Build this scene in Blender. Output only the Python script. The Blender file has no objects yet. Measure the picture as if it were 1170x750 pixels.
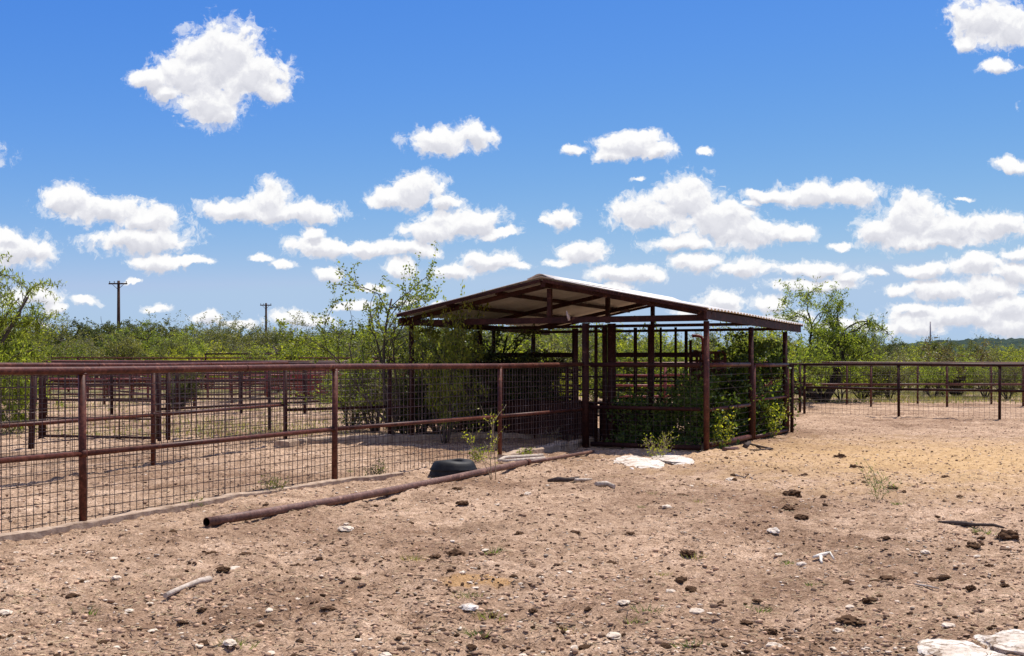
import bpy, math, random
import numpy as np
from mathutils import Vector

scene = bpy.context.scene
COL = scene.collection
R = math.radians
H = 1.62          # eye height
F = 1350.0        # focal length in photo pixels
HZ = 410.0        # horizon row in the photo

def G(px, py, z=0.0):
    """ground (height z) point seen at photo pixel"""
    d = (H - z) * F / (py - HZ)
    return ((px - 585) * d / F, d)
def XD(px, d):
    return (px - 585) * d / F
def ZD(py, d):
    return H - (py - HZ) * d / F

# ------------------------------------------------------------------ noise
def _hash(ix, iy, seed):
    n = (ix.astype(np.int64) * 374761393 + iy.astype(np.int64) * 668265263 + seed * 1274126177) & 0xffffffff
    n = ((n ^ (n >> 13)) * 1274126177) & 0xffffffff
    n = n ^ (n >> 16)
    return (n & 0xffff) / 65535.0
def vn(x, y, seed=0):
    x = np.asarray(x, float); y = np.asarray(y, float)
    ix = np.floor(x); iy = np.floor(y); fx = x - ix; fy = y - iy
    ux = fx * fx * (3 - 2 * fx); uy = fy * fy * (3 - 2 * fy)
    a = _hash(ix, iy, seed); b = _hash(ix + 1, iy, seed)
    c = _hash(ix, iy + 1, seed); d = _hash(ix + 1, iy + 1, seed)
    return (a * (1 - ux) + b * ux) * (1 - uy) + (c * (1 - ux) + d * ux) * uy - 0.5
def rot(x, y, a):
    c, s = math.cos(a), math.sin(a)
    return x * c - y * s, x * s + y * c
def height(x, y):
    x = np.asarray(x, float); y = np.asarray(y, float)
    r = np.hypot(x, y)
    a1 = rot(x, y, .5); a2 = rot(x, y, 1.3); a3 = rot(x, y, 2.1); a4 = rot(x, y, .9); a5 = rot(x, y, 2.9)
    h = .075 * vn(a1[0] * .3, a1[1] * .3, 1) + .05 * vn(a2[0] * 1.1, a2[1] * 1.1, 2)
    h = h + .045 * vn(a3[0] * 2.9, a3[1] * 2.9, 3)
    h = h + .030 * vn(a4[0] * 7.0, a4[1] * 7.0, 4) * np.clip(1.3 + 2 * vn(x * .5, y * .5, 9), .3, 2)
    h = h + .032 * vn(a5[0] * 15, a5[1] * 15, 5) + .018 * vn(a1[0] * 34, a1[1] * 34, 6)
    return h * np.clip((60 - r) / 20, 0.0, 1)
def hz(x, y):
    return float(height(x, y))

# ------------------------------------------------------------------ tagging / linking
def tag(o, label=None, cat=None, group=None, kind=None):
    if label: o['label'] = label
    if cat: o['category'] = cat
    if group: o['group'] = group
    if kind: o['kind'] = kind
    return o
def empty(name, loc=(0, 0, 0), rz=0, label=None, cat=None, group=None):
    o = bpy.data.objects.new(name, None); COL.objects.link(o)
    o.location = loc; o.rotation_euler = (0, 0, rz); o.empty_display_size = .2
    return tag(o, label, cat, group)
def link_mesh(name, me, mat, parent=None):
    o = bpy.data.objects.new(name, me); COL.objects.link(o)
    if mat is not None: me.materials.append(mat)
    if parent is not None: o.parent = parent
    return o
def np_mesh(name, V, faces, mat, parent=None, smooth=False):
    V = np.asarray(V, np.float32); faces = np.asarray(faces, np.int32)
    n, k = faces.shape
    me = bpy.data.meshes.new(name)
    me.vertices.add(len(V)); me.vertices.foreach_set('co', V.ravel())
    me.loops.add(n * k); me.loops.foreach_set('vertex_index', faces.ravel())
    me.polygons.add(n); me.polygons.foreach_set('loop_start', np.arange(0, n * k, k, dtype=np.int32))
    if smooth: me.polygons.foreach_set('use_smooth', np.ones(n, bool))
    me.update(calc_edges=True); me.validate()
    return link_mesh(name, me, mat, parent)

class MB:
    """collects tubes, boxes and loose faces, then links them as ONE mesh object"""
    def __init__(s): s.v = []; s.f = []; s.sm = []
    def tube(s, p0, p1, r0, r1=None, n=10, caps=True, smooth=True):
        p0 = Vector(p0); p1 = Vector(p1); r1 = r0 if r1 is None else r1
        d = p1 - p0
        if d.length < 1e-6: return
        d.normalize()
        a = d.cross(Vector((0, 0, 1)) if abs(d.z) < .9 else Vector((1, 0, 0))).normalized(); b = d.cross(a)
        o = len(s.v)
        for p, r in ((p0, r0), (p1, r1)):
            for i in range(n):
                t = 2 * math.pi * i / n
                s.v.append(tuple(p + a * (r * math.cos(t)) + b * (r * math.sin(t))))
        for i in range(n):
            j = (i + 1) % n
            s.f.append((o + i, o + n + i, o + n + j, o + j)); s.sm.append(smooth)
        if caps:
            s.f.append(tuple(range(o, o + n))); s.sm.append(False)
            s.f.append(tuple(range(o + 2 * n - 1, o + n - 1, -1))); s.sm.append(False)
        return s
    def path(s, pts, rs, n=8, smooth=True):
        """one continuous bent tube"""
        pts = [Vector(p) for p in pts]; o = len(s.v); m = len(pts)
        if not hasattr(rs, '__len__'): rs = [rs] * m
        ref = Vector((.13, .21, 1)).normalized()
        for k, p in enumerate(pts):
            d = (pts[min(k + 1, m - 1)] - pts[max(k - 1, 0)]).normalized()
            a = d.cross(ref)
            if a.length < .05: a = d.cross(Vector((1, 0, 0)))
            a.normalize(); b = d.cross(a)
            for i in range(n):
                t = 2 * math.pi * i / n
                s.v.append(tuple(p + a * (rs[k] * math.cos(t)) + b * (rs[k] * math.sin(t))))
        for k in range(m - 1):
            for i in range(n):
                j = (i + 1) % n; q = o + k * n
                s.f.append((q + i, q + n + i, q + n + j, q + j)); s.sm.append(smooth)
        s.f.append(tuple(range(o, o + n))); s.sm.append(False)
        s.f.append(tuple(range(o + m * n - 1, o + (m - 1) * n - 1, -1))); s.sm.append(False)
        return s
    def beam(s, p0, p1, w, h):
        """rectangular bar w wide (horizontal) and h high whose centre line is p0-p1"""
        p0 = Vector(p0); p1 = Vector(p1); d = (p1 - p0).normalized()
        up = Vector((0, 0, 1)) if abs(d.z) < .95 else Vector((-.89, .456, 0))
        a = d.cross(up).normalized(); b = a.cross(d).normalized()
        o = len(s.v)
        for p in (p0, p1):
            for x, y in ((-1, -1), (1, -1), (1, 1), (-1, 1)):
                s.v.append(tuple(p + a * (w / 2 * x) + b * (h / 2 * y)))
        for q in ((0, 1, 2, 3), (7, 6, 5, 4), (0, 4, 5, 1), (1, 5, 6, 2), (2, 6, 7, 3), (3, 7, 4, 0)):
            s.f.append(tuple(o + i for i in q)); s.sm.append(False)
        return s
    def build(s, name, mat, parent=None):
        me = bpy.data.meshes.new(name); me.from_pydata(s.v, [], s.f)
        me.polygons.foreach_set('use_smooth', np.array(s.sm, bool)); me.update()
        return link_mesh(name, me, mat, parent)

# ------------------------------------------------------------------ materials
def newmat(name):
    m = bpy.data.materials.new(name); m.use_nodes = True
    nt = m.node_tree; nt.nodes.clear()
    return m, nt
def nd(nt, typ, **kw):
    n = nt.nodes.new(typ)
    for k, v in kw.items():
        if k == 'inp':
            for kk, vv in v.items(): n.inputs[kk].default_value = vv
        else: setattr(n, k, v)
    return n
def ramp(nt, fac, stops, interp='LINEAR'):
    r = nd(nt, 'ShaderNodeValToRGB'); cr = r.color_ramp; cr.interpolation = interp
    while len(cr.elements) < len(stops): cr.elements.new(.5)
    for e, (p, c) in zip(cr.elements, stops): e.position = p; e.color = (*c, 1) if len(c) == 3 else c
    nt.links.new(fac, r.inputs[0]); return r.outputs[0]
def noise(nt, vec, scale, detail=4, rough=.55, dist=0):
    n = nd(nt, 'ShaderNodeTexNoise', inp={'Scale': scale, 'Detail': detail, 'Roughness': rough, 'Distortion': dist})
    nt.links.new(vec, n.inputs['Vector']); return n
def mixc(nt, fac, a, b, mode='MIX'):
    m = nd(nt, 'ShaderNodeMix', data_type='RGBA', blend_type=mode)
    if isinstance(fac, float): m.inputs[0].default_value = fac
    else: nt.links.new(fac, m.inputs[0])
    for i, c in ((6, a), (7, b)):
        if isinstance(c, tuple): m.inputs[i].default_value = (*c, 1)
        else: nt.links.new(c, m.inputs[i])
    return m.outputs[2]
def finish(nt, color, rough=.8, spec=.3, bump=None, bstr=.3, bdist=.01, metallic=0.0):
    p = nd(nt, 'ShaderNodeBsdfPrincipled', inp={'Roughness': rough, 'Specular IOR Level': spec, 'Metallic': metallic})
    if isinstance(color, tuple): p.inputs['Base Color'].default_value = (*color, 1)
    else: nt.links.new(color, p.inputs['Base Color'])
    if bump is not None:
        b = nd(nt, 'ShaderNodeBump', inp={'Strength': bstr, 'Distance': bdist})
        nt.links.new(bump, b.inputs['Height']); nt.links.new(b.outputs[0], p.inputs['Normal'])
    o = nd(nt, 'ShaderNodeOutputMaterial'); nt.links.new(p.outputs[0], o.inputs[0]); return p

def m_rust(name, c1, c2, c3, rough=.55, spec=.35):
    m, nt = newmat(name); tc = nd(nt, 'ShaderNodeTexCoord'); v = tc.outputs['Object']
    n1 = noise(nt, v, 3.5, 6, .65); n2 = noise(nt, v, 28, 5, .7)
    a = ramp(nt, n1.outputs[0], [(.32, c1), (.52, c2), (.70, c3)])
    n3 = noise(nt, v, 9, 6, .7); fl = ramp(nt, n3.outputs[0], [(.60, (0, 0, 0)), (.68, (1, 1, 1))])
    a = mixc(nt, fl, a, tuple(min(x * 1.3 + y_, .5) for x, y_ in zip(c3, (.04, .025, .012))))
    b = ramp(nt, n2.outputs[0], [(.35, (.55, .5, .48)), (.65, (1.15, 1.1, 1.1))])
    c = mixc(nt, 1.0, a, b, 'MULTIPLY')
    finish(nt, c, rough, spec, n2.outputs[0], .25, .004)
    return m
RUST = m_rust('rusty_red_pipe', (.062, .019, .010), (.105, .031, .017), (.165, .062, .036), .5, .22)
RUSTD = m_rust('shade_dark_rusty_steel', (.024, .008, .006), (.042, .013, .009), (.07, .025, .017), .6, .15)  # darkened past the rust's own tone, putting the shelter's deep shade into the colour
REDP = m_rust('red_painted_steel', (.20, .035, .028), (.26, .05, .038), (.22, .075, .055), .5)
WIRE = m_rust('weathered_wire', (.05, .032, .026), (.085, .055, .045), (.16, .13, .12), .6)
PIPEB = m_rust('weathered_brown_pipe', (.10, .046, .030), (.16, .078, .053), (.24, .14, .10), .6)

def m_simple(name, c1, c2, scale, rough=.9, spec=.15, bstr=.4, bdist=.01, island=0.0):
    m, nt = newmat(name); tc = nd(nt, 'ShaderNodeTexCoord'); v = tc.outputs['Object']
    n1 = noise(nt, v, scale, 6, .65)
    c = ramp(nt, n1.outputs[0], [(.32, c1), (.68, c2)])
    if island:
        g = nd(nt, 'ShaderNodeNewGeometry')
        rr = ramp(nt, g.outputs['Random Per Island'], [(0, (1 - island,) * 3), (1, (1 + island,) * 3)])
        c = mixc(nt, 1.0, c, rr, 'MULTIPLY')
    finish(nt, c, rough, spec, n1.outputs[0], bstr, bdist)
    return m
LIME = m_simple('pale_limestone', (.34, .265, .20), (.64, .56, .46), 6, .9, .1, .6, .012)
def m_lime():
    m, nt = newmat('stained_limestone'); tc = nd(nt, 'ShaderNodeTexCoord'); v = tc.outputs['Object']
    n1 = noise(nt, v, 5, 7, .65); n2 = noise(nt, v, 26, 6, .75); vo = nd(nt, 'ShaderNodeTexVoronoi', feature='DISTANCE_TO_EDGE', inp={'Scale': 3.2}); 
    wv = mixc(nt, .25, v, n1.outputs['Color']); nt.links.new(wv, vo.inputs['Vector'])
    c = ramp(nt, n1.outputs[0], [(.30, (.38, .28, .20)), (.48, (.62, .53, .43)), (.62, (.76, .69, .60))])
    c = mixc(nt, 1.0, c, ramp(nt, n2.outputs[0], [(.34, (.42, .38, .33)), (.5, (1, 1, 1))]), 'MULTIPLY')
    c = mixc(nt, 1.0, c, ramp(nt, vo.outputs['Distance'], [(0.0, (.35, .28, .22)), (.035, (1, 1, 1))]), 'MULTIPLY')
    finish(nt, c, .95, .08, n2.outputs[0], .9, .012); return m
LIME = m_lime()
STONE = m_simple('pale_stone', (.42, .33, .24), (.68, .57, .44), 22, .9, .1, .5, .006, .25)
GRAV = m_simple('pale_gravel_stone', (.38, .29, .205), (.68, .56, .43), 30, .9, .1, .2, .003, .45)
DUNG = m_simple('dry_dung', (.045, .024, .012), (.12, .068, .038), 45, .95, .05, .9, .012, .4)
SOIL = m_simple('dry_soil_crumb', (.24, .145, .088), (.52, .35, .23), 40, .95, .05, .6, .005, .5)
CONC = m_simple('earth_stained_concrete', (.26, .175, .115), (.48, .36, .26), 9, .95, .1, .7, .02)
RUBBER = m_simple('black_rubber', (.006, .006, .006), (.016, .015, .014), 14, .6, .25, .3, .004)
WOODG = m_simple('grey_weathered_wood', (.30, .23, .17), (.60, .51, .42), 25, .9, .1, .5, .004)
WOODD = m_simple('dark_weathered_wood', (.045, .032, .026), (.12, .09, .075), 25, .9, .1, .7, .006)
BONE = m_simple('bleached_bone', (.55, .48, .38), (.78, .72, .63), 25, .7, .2, .3, .003)
POLE = m_simple('creosoted_pole', (.045, .024, .016), (.085, .048, .033), 6, .9, .1)
BARK = m_simple('grey_brown_bark', (.055, .042, .033), (.13, .105, .085), 18, .95, .05, .8, .01)
BARKD = m_simple('dark_bark', (.022, .017, .014), (.06, .048, .04), 18, .95, .05, .8, .01)
CLOTH = m_simple('faded_cloth', (.42, .33, .29), (.55, .45, .4), 20, .9, .05)
PINKS = m_simple('dry_stem', (.28, .21, .13), (.42, .34, .22), 30, .9, .05)
MAST = m_simple('galvanised_mast', (.30, .26, .26), (.42, .38, .38), 1, .6, .3)

def m_roof():
    m, nt = newmat('galvanised_roof_sheet'); tc = nd(nt, 'ShaderNodeTexCoord'); v = tc.outputs['Object']
    n1 = noise(nt, v, 1.6, 6, .6)
    c = ramp(nt, n1.outputs[0], [(.3, (.54, .49, .43)), (.7, (.72, .68, .62))])
    finish(nt, c, .55, .4, None, metallic=.05); return m
ROOF = m_roof()

def m_leaf(name, c1, c2, c3, trans=.4, objvar=.35):
    m, nt = newmat(name); g = nd(nt, 'ShaderNodeNewGeometry'); oi = nd(nt, 'ShaderNodeObjectInfo')
    c = ramp(nt, g.outputs['Random Per Island'], [(0, c1), (.55, c2), (1, c3)])
    o = ramp(nt, oi.outputs['Random'], [(0, (1 - objvar, 1 - objvar * .9, 1 - objvar)), (1, (1 + objvar, 1 + objvar * .6, 1))])
    c = mixc(nt, 1.0, c, o, 'MULTIPLY')
    d = nd(nt, 'ShaderNodeBsdfPrincipled', inp={'Roughness': .5, 'Specular IOR Level': .3})
    t = nd(nt, 'ShaderNodeBsdfTranslucent'); mx = nd(nt, 'ShaderNodeMixShader', inp={0: trans})
    tcol = mixc(nt, 1.0, c, (1.9, 1.9, .8), 'MULTIPLY')
    nt.links.new(c, d.inputs['Base Color']); nt.links.new(tcol, t.inputs['Color'])
    nt.links.new(d.outputs[0], mx.inputs[1]); nt.links.new(t.outputs[0], mx.inputs[2])
    out = nd(nt, 'ShaderNodeOutputMaterial'); nt.links.new(mx.outputs[0], out.inputs[0])
    return m
LF_MESQ = m_leaf('mesquite_leaf', (.10, .14, .025), (.17, .215, .04), (.28, .31, .07), .55, .15)
LF_YEL = m_leaf('yellow_green_leaf', (.16, .19, .022), (.26, .28, .035), (.36, .35, .06), .55, .2)
LF_GRN = m_leaf('fresh_green_leaf', (.085, .12, .02), (.16, .195, .03), (.27, .285, .06), .55, .25)
LF_VINE = m_leaf('vine_leaf', (.03, .055, .010), (.06, .10, .016), (.15, .20, .035), .4, .1)
LF_OLIVE = m_leaf('olive_scrub_leaf', (.085, .10, .03), (.13, .145, .045), (.20, .20, .08), .4, .3)
LF_JUN = m_leaf('juniper_foliage', (.045, .062, .018), (.085, .105, .03), (.14, .15, .05), .35, .3)
LF_BRN = m_leaf('olive_brown_leaf', (.09, .075, .03), (.13, .11, .045), (.18, .15, .07), .3, .15)
LF_DRY = m_leaf('dry_grass_blade', (.22, .19, .08), (.30, .27, .12), (.20, .24, .08), .3, .2)
LF_GRASS = m_leaf('green_weed_leaf', (.07, .12, .03), (.12, .18, .045), (.2, .24, .08), .35, .2)

def m_ground():
    m, nt = newmat('trampled_dry_dirt'); tc = nd(nt, 'ShaderNodeTexCoord'); v = tc.outputs['Object']
    n0 = noise(nt, v, .28, 5, .6); n1 = noise(nt, v, 1.7, 6, .65); n2 = noise(nt, v, 11, 6, .7); n3 = noise(nt, v, 60, 4, .7)
    base = ramp(nt, n1.outputs[0], [(.3, (.27, .178, .115)), (.5, (.42, .288, .190)), (.7, (.535, .382, .266))])
    b2 = ramp(nt, n2.outputs[0], [(.30, (.40, .34, .30)), (.43, (.82, .79, .77)), (.55, (1.02, 1.02, 1.02)), (.68, (1.28, 1.30, 1.32))])
    c = mixc(nt, 1.0, base, b2, 'MULTIPLY')
    b0 = ramp(nt, n0.outputs[0], [(.38, (.64, .58, .54)), (.50, (.96, .94, .92)), (.62, (1.14, 1.13, 1.12))])
    c = mixc(nt, 1.0, c, b0, 'MULTIPLY')
    b3 = ramp(nt, n3.outputs[0], [(.36, (.30, .26, .23)), (.45, (.90, .89, .88)), (.58, (1.18, 1.18, 1.18)), (.66, (1.85, 1.88, 1.9))])
    c = mixc(nt, .85, c, mixc(nt, 1.0, c, b3, 'MULTIPLY'))
    # patches of trodden yellow hay at fixed places of the yard
    def patch(cx, cy, rx, ry, soft):
        s = nd(nt, 'ShaderNodeVectorMath', operation='SUBTRACT'); s.inputs[1].default_value = (cx, cy, 0); nt.links.new(v, s.inputs[0])
        q = nd(nt, 'ShaderNodeVectorMath', operation='MULTIPLY'); q.inputs[1].default_value = (1 / rx, 1 / ry, 0); nt.links.new(s.outputs[0], q.inputs[0])
        l = nd(nt, 'ShaderNodeVectorMath', operation='LENGTH'); nt.links.new(q.outputs[0], l.inputs[0])
        a = nd(nt, 'ShaderNodeMath', operation='MULTIPLY_ADD', inp={1: 1.5}); nt.links.new(n1.outputs[0], a.inputs[0]); nt.links.new(l.outputs['Value'], a.inputs[2])
        mr = nd(nt, 'ShaderNodeMapRange', inp={1: 1.9, 2: 1.9 - soft, 3: 0.0, 4: 1.0}); nt.links.new(a.outputs[0], mr.inputs[0])
        return mr.outputs[0]
    x1, y1 = G(1120, 527)
    f1 = patch(x1, y1, 5.4, 5.6, .9)
    k = nd(nt, 'ShaderNodeMath', operation='MULTIPLY', inp={1: .8}); nt.links.new(f1, k.inputs[0])
    hay = ramp(nt, n2.outputs[0], [(.3, (.34, .20, .085)), (.5, (.57, .365, .17)), (.7, (.66, .46, .24))])
    c = mixc(nt, k.outputs[0], c, hay)
    x2, y2 = G(548, 661)
    f2 = patch(x2, y2, .27, .17, .4)
    k2 = nd(nt, 'ShaderNodeMath', operation='MULTIPLY', inp={1: .6}); nt.links.new(f2, k2.inputs[0])
    c = mixc(nt, k2.outputs[0], c, ramp(nt, n3.outputs[0], [(.3, (.36, .19, .06)), (.7, (.55, .32, .12))]))
    # thin dry grass cover beyond the pens
    sp = nd(nt, 'ShaderNodeSeparateXYZ'); nt.links.new(v, sp.inputs[0])
    mr = nd(nt, 'ShaderNodeMapRange', inp={1: 44.0, 2: 58.0, 3: 0.0, 4: .8}); nt.links.new(sp.outputs[1], mr.inputs[0])
    c = mixc(nt, mr.outputs[0], c, ramp(nt, n1.outputs[0], [(.3, (.10, .10, .04)), (.7, (.22, .18, .09))]))
    ad = nd(nt, 'ShaderNodeMath', operation='MULTIPLY_ADD', inp={1: .5}); nt.links.new(n3.outputs[0], ad.inputs[0]); nt.links.new(n2.outputs[0], ad.inputs[2])
    finish(nt, c, .95, .08, ad.outputs[0], 1.0, .035)
    return m
GROUND = m_ground()

# ------------------------------------------------------------------ world: Nishita sky with fair weather cumulus
SUN_EL = R(66); SUN_AZ = R(35)    # azimuth from +Y towards +X
EXPO = 2 ** .35
def world():
    w = bpy.data.worlds.new('World'); scene.world = w; w.use_nodes = True
    nt = w.node_tree; nt.nodes.clear()
    sky = nd(nt, 'ShaderNodeTexSky', sky_type='NISHITA', sun_disc=False)
    sky.sun_elevation = SUN_EL; sky.sun_rotation = SUN_AZ
    sky.altitude = 500; sky.air_density = 1.0; sky.dust_density = .3; sky.ozone_density = 2.2
    bg = nd(nt, 'ShaderNodeBackground', inp={'Strength': .12})
    # deepen the clear dry air blue: each channel c -> a * (c * .135) ** p
    sc_ = nd(nt, 'ShaderNodeSeparateColor'); nt.links.new(sky.outputs[0], sc_.inputs[0]); cc_ = nd(nt, 'ShaderNodeCombineColor')
    for i_, (a_, p_) in enumerate(((.76, 1.76), (.63, 1.12), (.84, .35))):
        m1 = nd(nt, 'ShaderNodeMath', operation='MULTIPLY', inp={1: .135}); nt.links.new(sc_.outputs[i_], m1.inputs[0])
        m2 = nd(nt, 'ShaderNodeMath', operation='POWER', inp={1: p_}); nt.links.new(m1.outputs[0], m2.inputs[0])
        m3 = nd(nt, 'ShaderNodeMath', operation='MULTIPLY', inp={1: a_ / .12 / EXPO}); nt.links.new(m2.outputs[0], m3.inputs[0])
        m4 = nd(nt, 'ShaderNodeMath', operation='MINIMUM', inp={1: (.43, .585, .80)[i_] / .12 / EXPO}); nt.links.new(m3.outputs[0], m4.inputs[0]); nt.links.new(m4.outputs[0], cc_.inputs[i_])
    nt.links.new(cc_.outputs[0], bg.inputs[0])
    tc = nd(nt, 'ShaderNodeTexCoord'); sp = nd(nt, 'ShaderNodeSeparateXYZ'); nt.links.new(tc.outputs['Generated'], sp.inputs[0])
    def M(op, a, b=None, c=None, clamp=False):
        n = nd(nt, 'ShaderNodeMath', operation=op, use_clamp=clamp)
        for i, x in enumerate((a, b, c)):
            if x is None: continue
            if isinstance(x, (int, float)): n.inputs[i].default_value = x
            else: nt.links.new(x, n.inputs[i])
        return n.outputs[0]
    ay = M('MAXIMUM', M('ABSOLUTE', sp.outputs[1]), .02)
    cb = nd(nt, 'ShaderNodeCombineXYZ'); nt.links.new(M('DIVIDE', sp.outputs[0], ay), cb.inputs[0]); nt.links.new(M('DIVIDE', sp.outputs[2], ay), cb.inputs[1])
    p = cb.outputs[0]
    B = [(255,65,42,36),(212,88,42,26),(176,90,28,11),(288,88,42,26),(237,118,34,25),(308,103,22,14),(225,60,22,16),
     (507,162,38,14),(543,156,20,15),(655,172,15,6),(722,165,36,12),(700,175,24,8),(753,172,20,9),(806,173,9,4),
     (1125,22,38,26),(1158,32,32,22),(1140,75,20,7),(1158,190,19,8),
     (78,231,32,16),(120,241,50,15),(168,250,42,14),(160,275,55,14),(176,300,28,10),(216,298,24,5),
     (310,230,26,20),(270,240,42,11),(350,243,42,11),(320,244,60,9),(370,281,40,11),(418,283,38,9),(358,266,12,7),
     (477,218,26,18),(446,228,22,10),(505,230,18,9),(530,255,44,16),(492,265,35,11),(575,266,18,5),(470,284,28,9),
     (20,286,38,18),(8,272,18,8),(38,341,32,11),(97,343,15,5),(298,296,12,4),(322,303,13,5),(457,307,18,10),(376,311,15,7),
     (560,297,32,11),(520,309,26,8),(590,302,14,5),(342,366,34,8),(236,365,18,8),(645,250,17,11),(625,253,10,4),(640,244,8,6),
     (668,288,28,12),(642,298,18,5),(708,315,38,9),(735,312,22,8),(400,350,20,5),(60,355,14,6),
     (735,243,34,20),(785,230,36,25),(815,250,45,23),(850,266,50,17),(908,270,28,8),(780,279,38,8),
     (797,299,28,9),(850,305,32,9),(928,221,44,14),(965,222,38,12),(885,222,34,7),
     (1040,250,40,24),(1010,264,32,17),(1088,262,50,16),(1140,258,42,15),(1060,276,62,8),
     (905,307,22,7),(936,309,34,9),(965,316,20,8),(930,326,48,7),(1000,311,12,6),
     (1052,308,30,8),(1120,303,34,11),(1160,313,30,12),(1075,330,50,11),(1130,332,45,13),(1165,290,20,6),(1030,332,20,7),
     (1100,362,85,13),(1045,374,38,11),(1150,352,45,16),(1160,372,50,14),(1050,352,30,7),
     (826,342,22,13),(880,347,22,8),(790,357,20,6),(900,362,30,6),(960,372,30,7),(620,352,22,4),(180,352,16,4),(690,330,30,4),(510,352,14,4),(270,372,20,4),(425,330,16,4),(150,322,10,3),(560,270,12,4),(730,205,10,3),(860,232,12,3),(1100,225,10,3),(960,280,14,4),(40,372,14,4),(470,345,14,3),(600,330,12,3),(255,130,16,12),(190,105,20,10),(1105,50,12,8),
     # beyond the frame of the photograph
     (-60,180,50,24),(-140,300,70,20),(-250,120,80,45),(-330,260,90,26),(1260,120,60,26),(1330,260,90,26),(1300,340,100,18),(1420,80,90,50),
     (300,-150,110,50),(800,-260,130,60),(1300,-200,120,60),(-200,-150,130,60)]
    # wobble
    nz = noise(nt, p, 34, 5, .6)
    s1 = nd(nt, 'ShaderNodeVectorMath', operation='SUBTRACT'); s1.inputs[1].default_value = (.5, .5, .5); nt.links.new(nz.outputs['Color'], s1.inputs[0])
    s2 = nd(nt, 'ShaderNodeVectorMath', operation='MULTIPLY_ADD'); s2.inputs[1].default_value = (.018, .020, 0); nt.links.new(s1.outputs[0], s2.inputs[0]); nt.links.new(p, s2.inputs[2])
    pw = s2.outputs[0]
    def field(vec):
        acc = None
        for (bx, by, rx, ry) in B:
            kx, ky = F / rx, F / ry
            n = nd(nt, 'ShaderNodeVectorMath', operation='MULTIPLY_ADD')
            n.inputs[1].default_value = (kx, ky, 0); n.inputs[2].default_value = (-kx * (bx - 585) / F, -ky * (HZ - by) / F, 0)
            nt.links.new(vec, n.inputs[0])
            l = nd(nt, 'ShaderNodeVectorMath', operation='LENGTH'); nt.links.new(n.outputs[0], l.inputs[0])
            if acc is None: acc = l.outputs['Value']
            else:
                sm = nd(nt, 'ShaderNodeMath', operation='SMOOTH_MIN', inp={2: .18}); nt.links.new(acc, sm.inputs[0]); nt.links.new(l.outputs['Value'], sm.inputs[1]); acc = sm.outputs[0]
        return acc
    def shape(off):
        if off:
            o = nd(nt, 'ShaderNodeVectorMath', operation='ADD'); o.inputs[1].default_value = (0, off, 0); nt.links.new(pw, o.inputs[0]); v = o.outputs[0]
        else: v = pw
        f = field(v)
        n1 = noise(nt, v, 62, 9, .60); n2 = noise(nt, v, 30, 4, .5)
        # lumpy, crisp upper edges
        t = M('MULTIPLY_ADD', M('SUBTRACT', n1.outputs[0], .5), 2.0, f)
        t = M('MULTIPLY_ADD', M('SUBTRACT', n2.outputs[0], .5), .45, t)
        return t
    t0 = shape(0); t1 = shape(.006)
    al = nd(nt, 'ShaderNodeMapRange', interpolation_type='SMOOTHSTEP', inp={1: 1.20, 2: .84, 3: 0.0, 4: 1.0}); nt.links.new(t0, al.inputs[0])
    nw = noise(nt, pw, 120, 8, .72, 1.2)
    wv = M('MULTIPLY_ADD', M('SUBTRACT', nw.outputs[0], .5), 1.6, t0)
    aw = nd(nt, 'ShaderNodeMapRange', interpolation_type='SMOOTHSTEP', inp={1: 1.42, 2: .95, 3: 0.0, 4: .55}); nt.links.new(wv, aw.inputs[0])
    # light comes from above: where the cloud is thicker just above a point, that point is greyer
    d0 = M('SUBTRACT', 1.15, t0, clamp=True); d1 = M('SUBTRACT', 1.3, t1, clamp=True)
    sh = M('MULTIPLY_ADD', d1, .60, M('MULTIPLY', M('SUBTRACT', d1, d0), .60), clamp=True)
    ccol = ramp(nt, sh, [(0.0, (1.0, 1.0, 1.0)), (.22, (.965, .965, .975)), (.55, (.81, .815, .865)), (1, (.66, .67, .74))])
    cbg = nd(nt, 'ShaderNodeBackground', inp={'Strength': 1.0 / EXPO}); nt.links.new(ccol, cbg.inputs[0])
    up = M('GREATER_THAN', sp.outputs[2], 0.0)
    # unseen cloud cover added overhead and behind to neutralise the blue fill light
    hn = noise(nt, tc.outputs['Generated'], 3.2, 7, .55)
    hm = nd(nt, 'ShaderNodeMapRange', interpolation_type='SMOOTHSTEP', inp={1: .50, 2: .57, 3: 0.0, 4: 1.0}); nt.links.new(hn.outputs[0], hm.inputs[0])
    hz_ = nd(nt, 'ShaderNodeMapRange', inp={1: .42, 2: .55, 3: 0.0, 4: 1.0}); nt.links.new(M('SUBTRACT', sp.outputs[2], M('MULTIPLY', M('MINIMUM', sp.outputs[1], 0.0), .45)), hz_.inputs[0])
    fac = M('MULTIPLY', M('MAXIMUM', M('MAXIMUM', al.outputs[0], aw.outputs[0]), M('MULTIPLY', hm.outputs[0], hz_.outputs[0])), up)
    mx = nd(nt, 'ShaderNodeMixShader'); nt.links.new(fac, mx.inputs[0]); nt.links.new(bg.outputs[0], mx.inputs[1]); nt.links.new(cbg.outputs[0], mx.inputs[2])
    out = nd(nt, 'ShaderNodeOutputWorld'); nt.links.new(mx.outputs[0], out.inputs[0])
    w.cycles.sampling_method = 'MANUAL'; w.cycles.sample_map_resolution = 512
world()
sl = bpy.data.lights.new('sun', 'SUN'); sl.energy = 4.8; sl.angle = R(.5); sl.color = (1, .955, .89)
so = bpy.data.objects.new('sun', sl); COL.objects.link(so)
sd = Vector((math.sin(SUN_AZ) * math.cos(SUN_EL), math.cos(SUN_AZ) * math.cos(SUN_EL), math.sin(SUN_EL)))
so.rotation_euler = sd.to_track_quat('Z', 'Y').to_euler(); so.location = (0, 0, 30)

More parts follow.
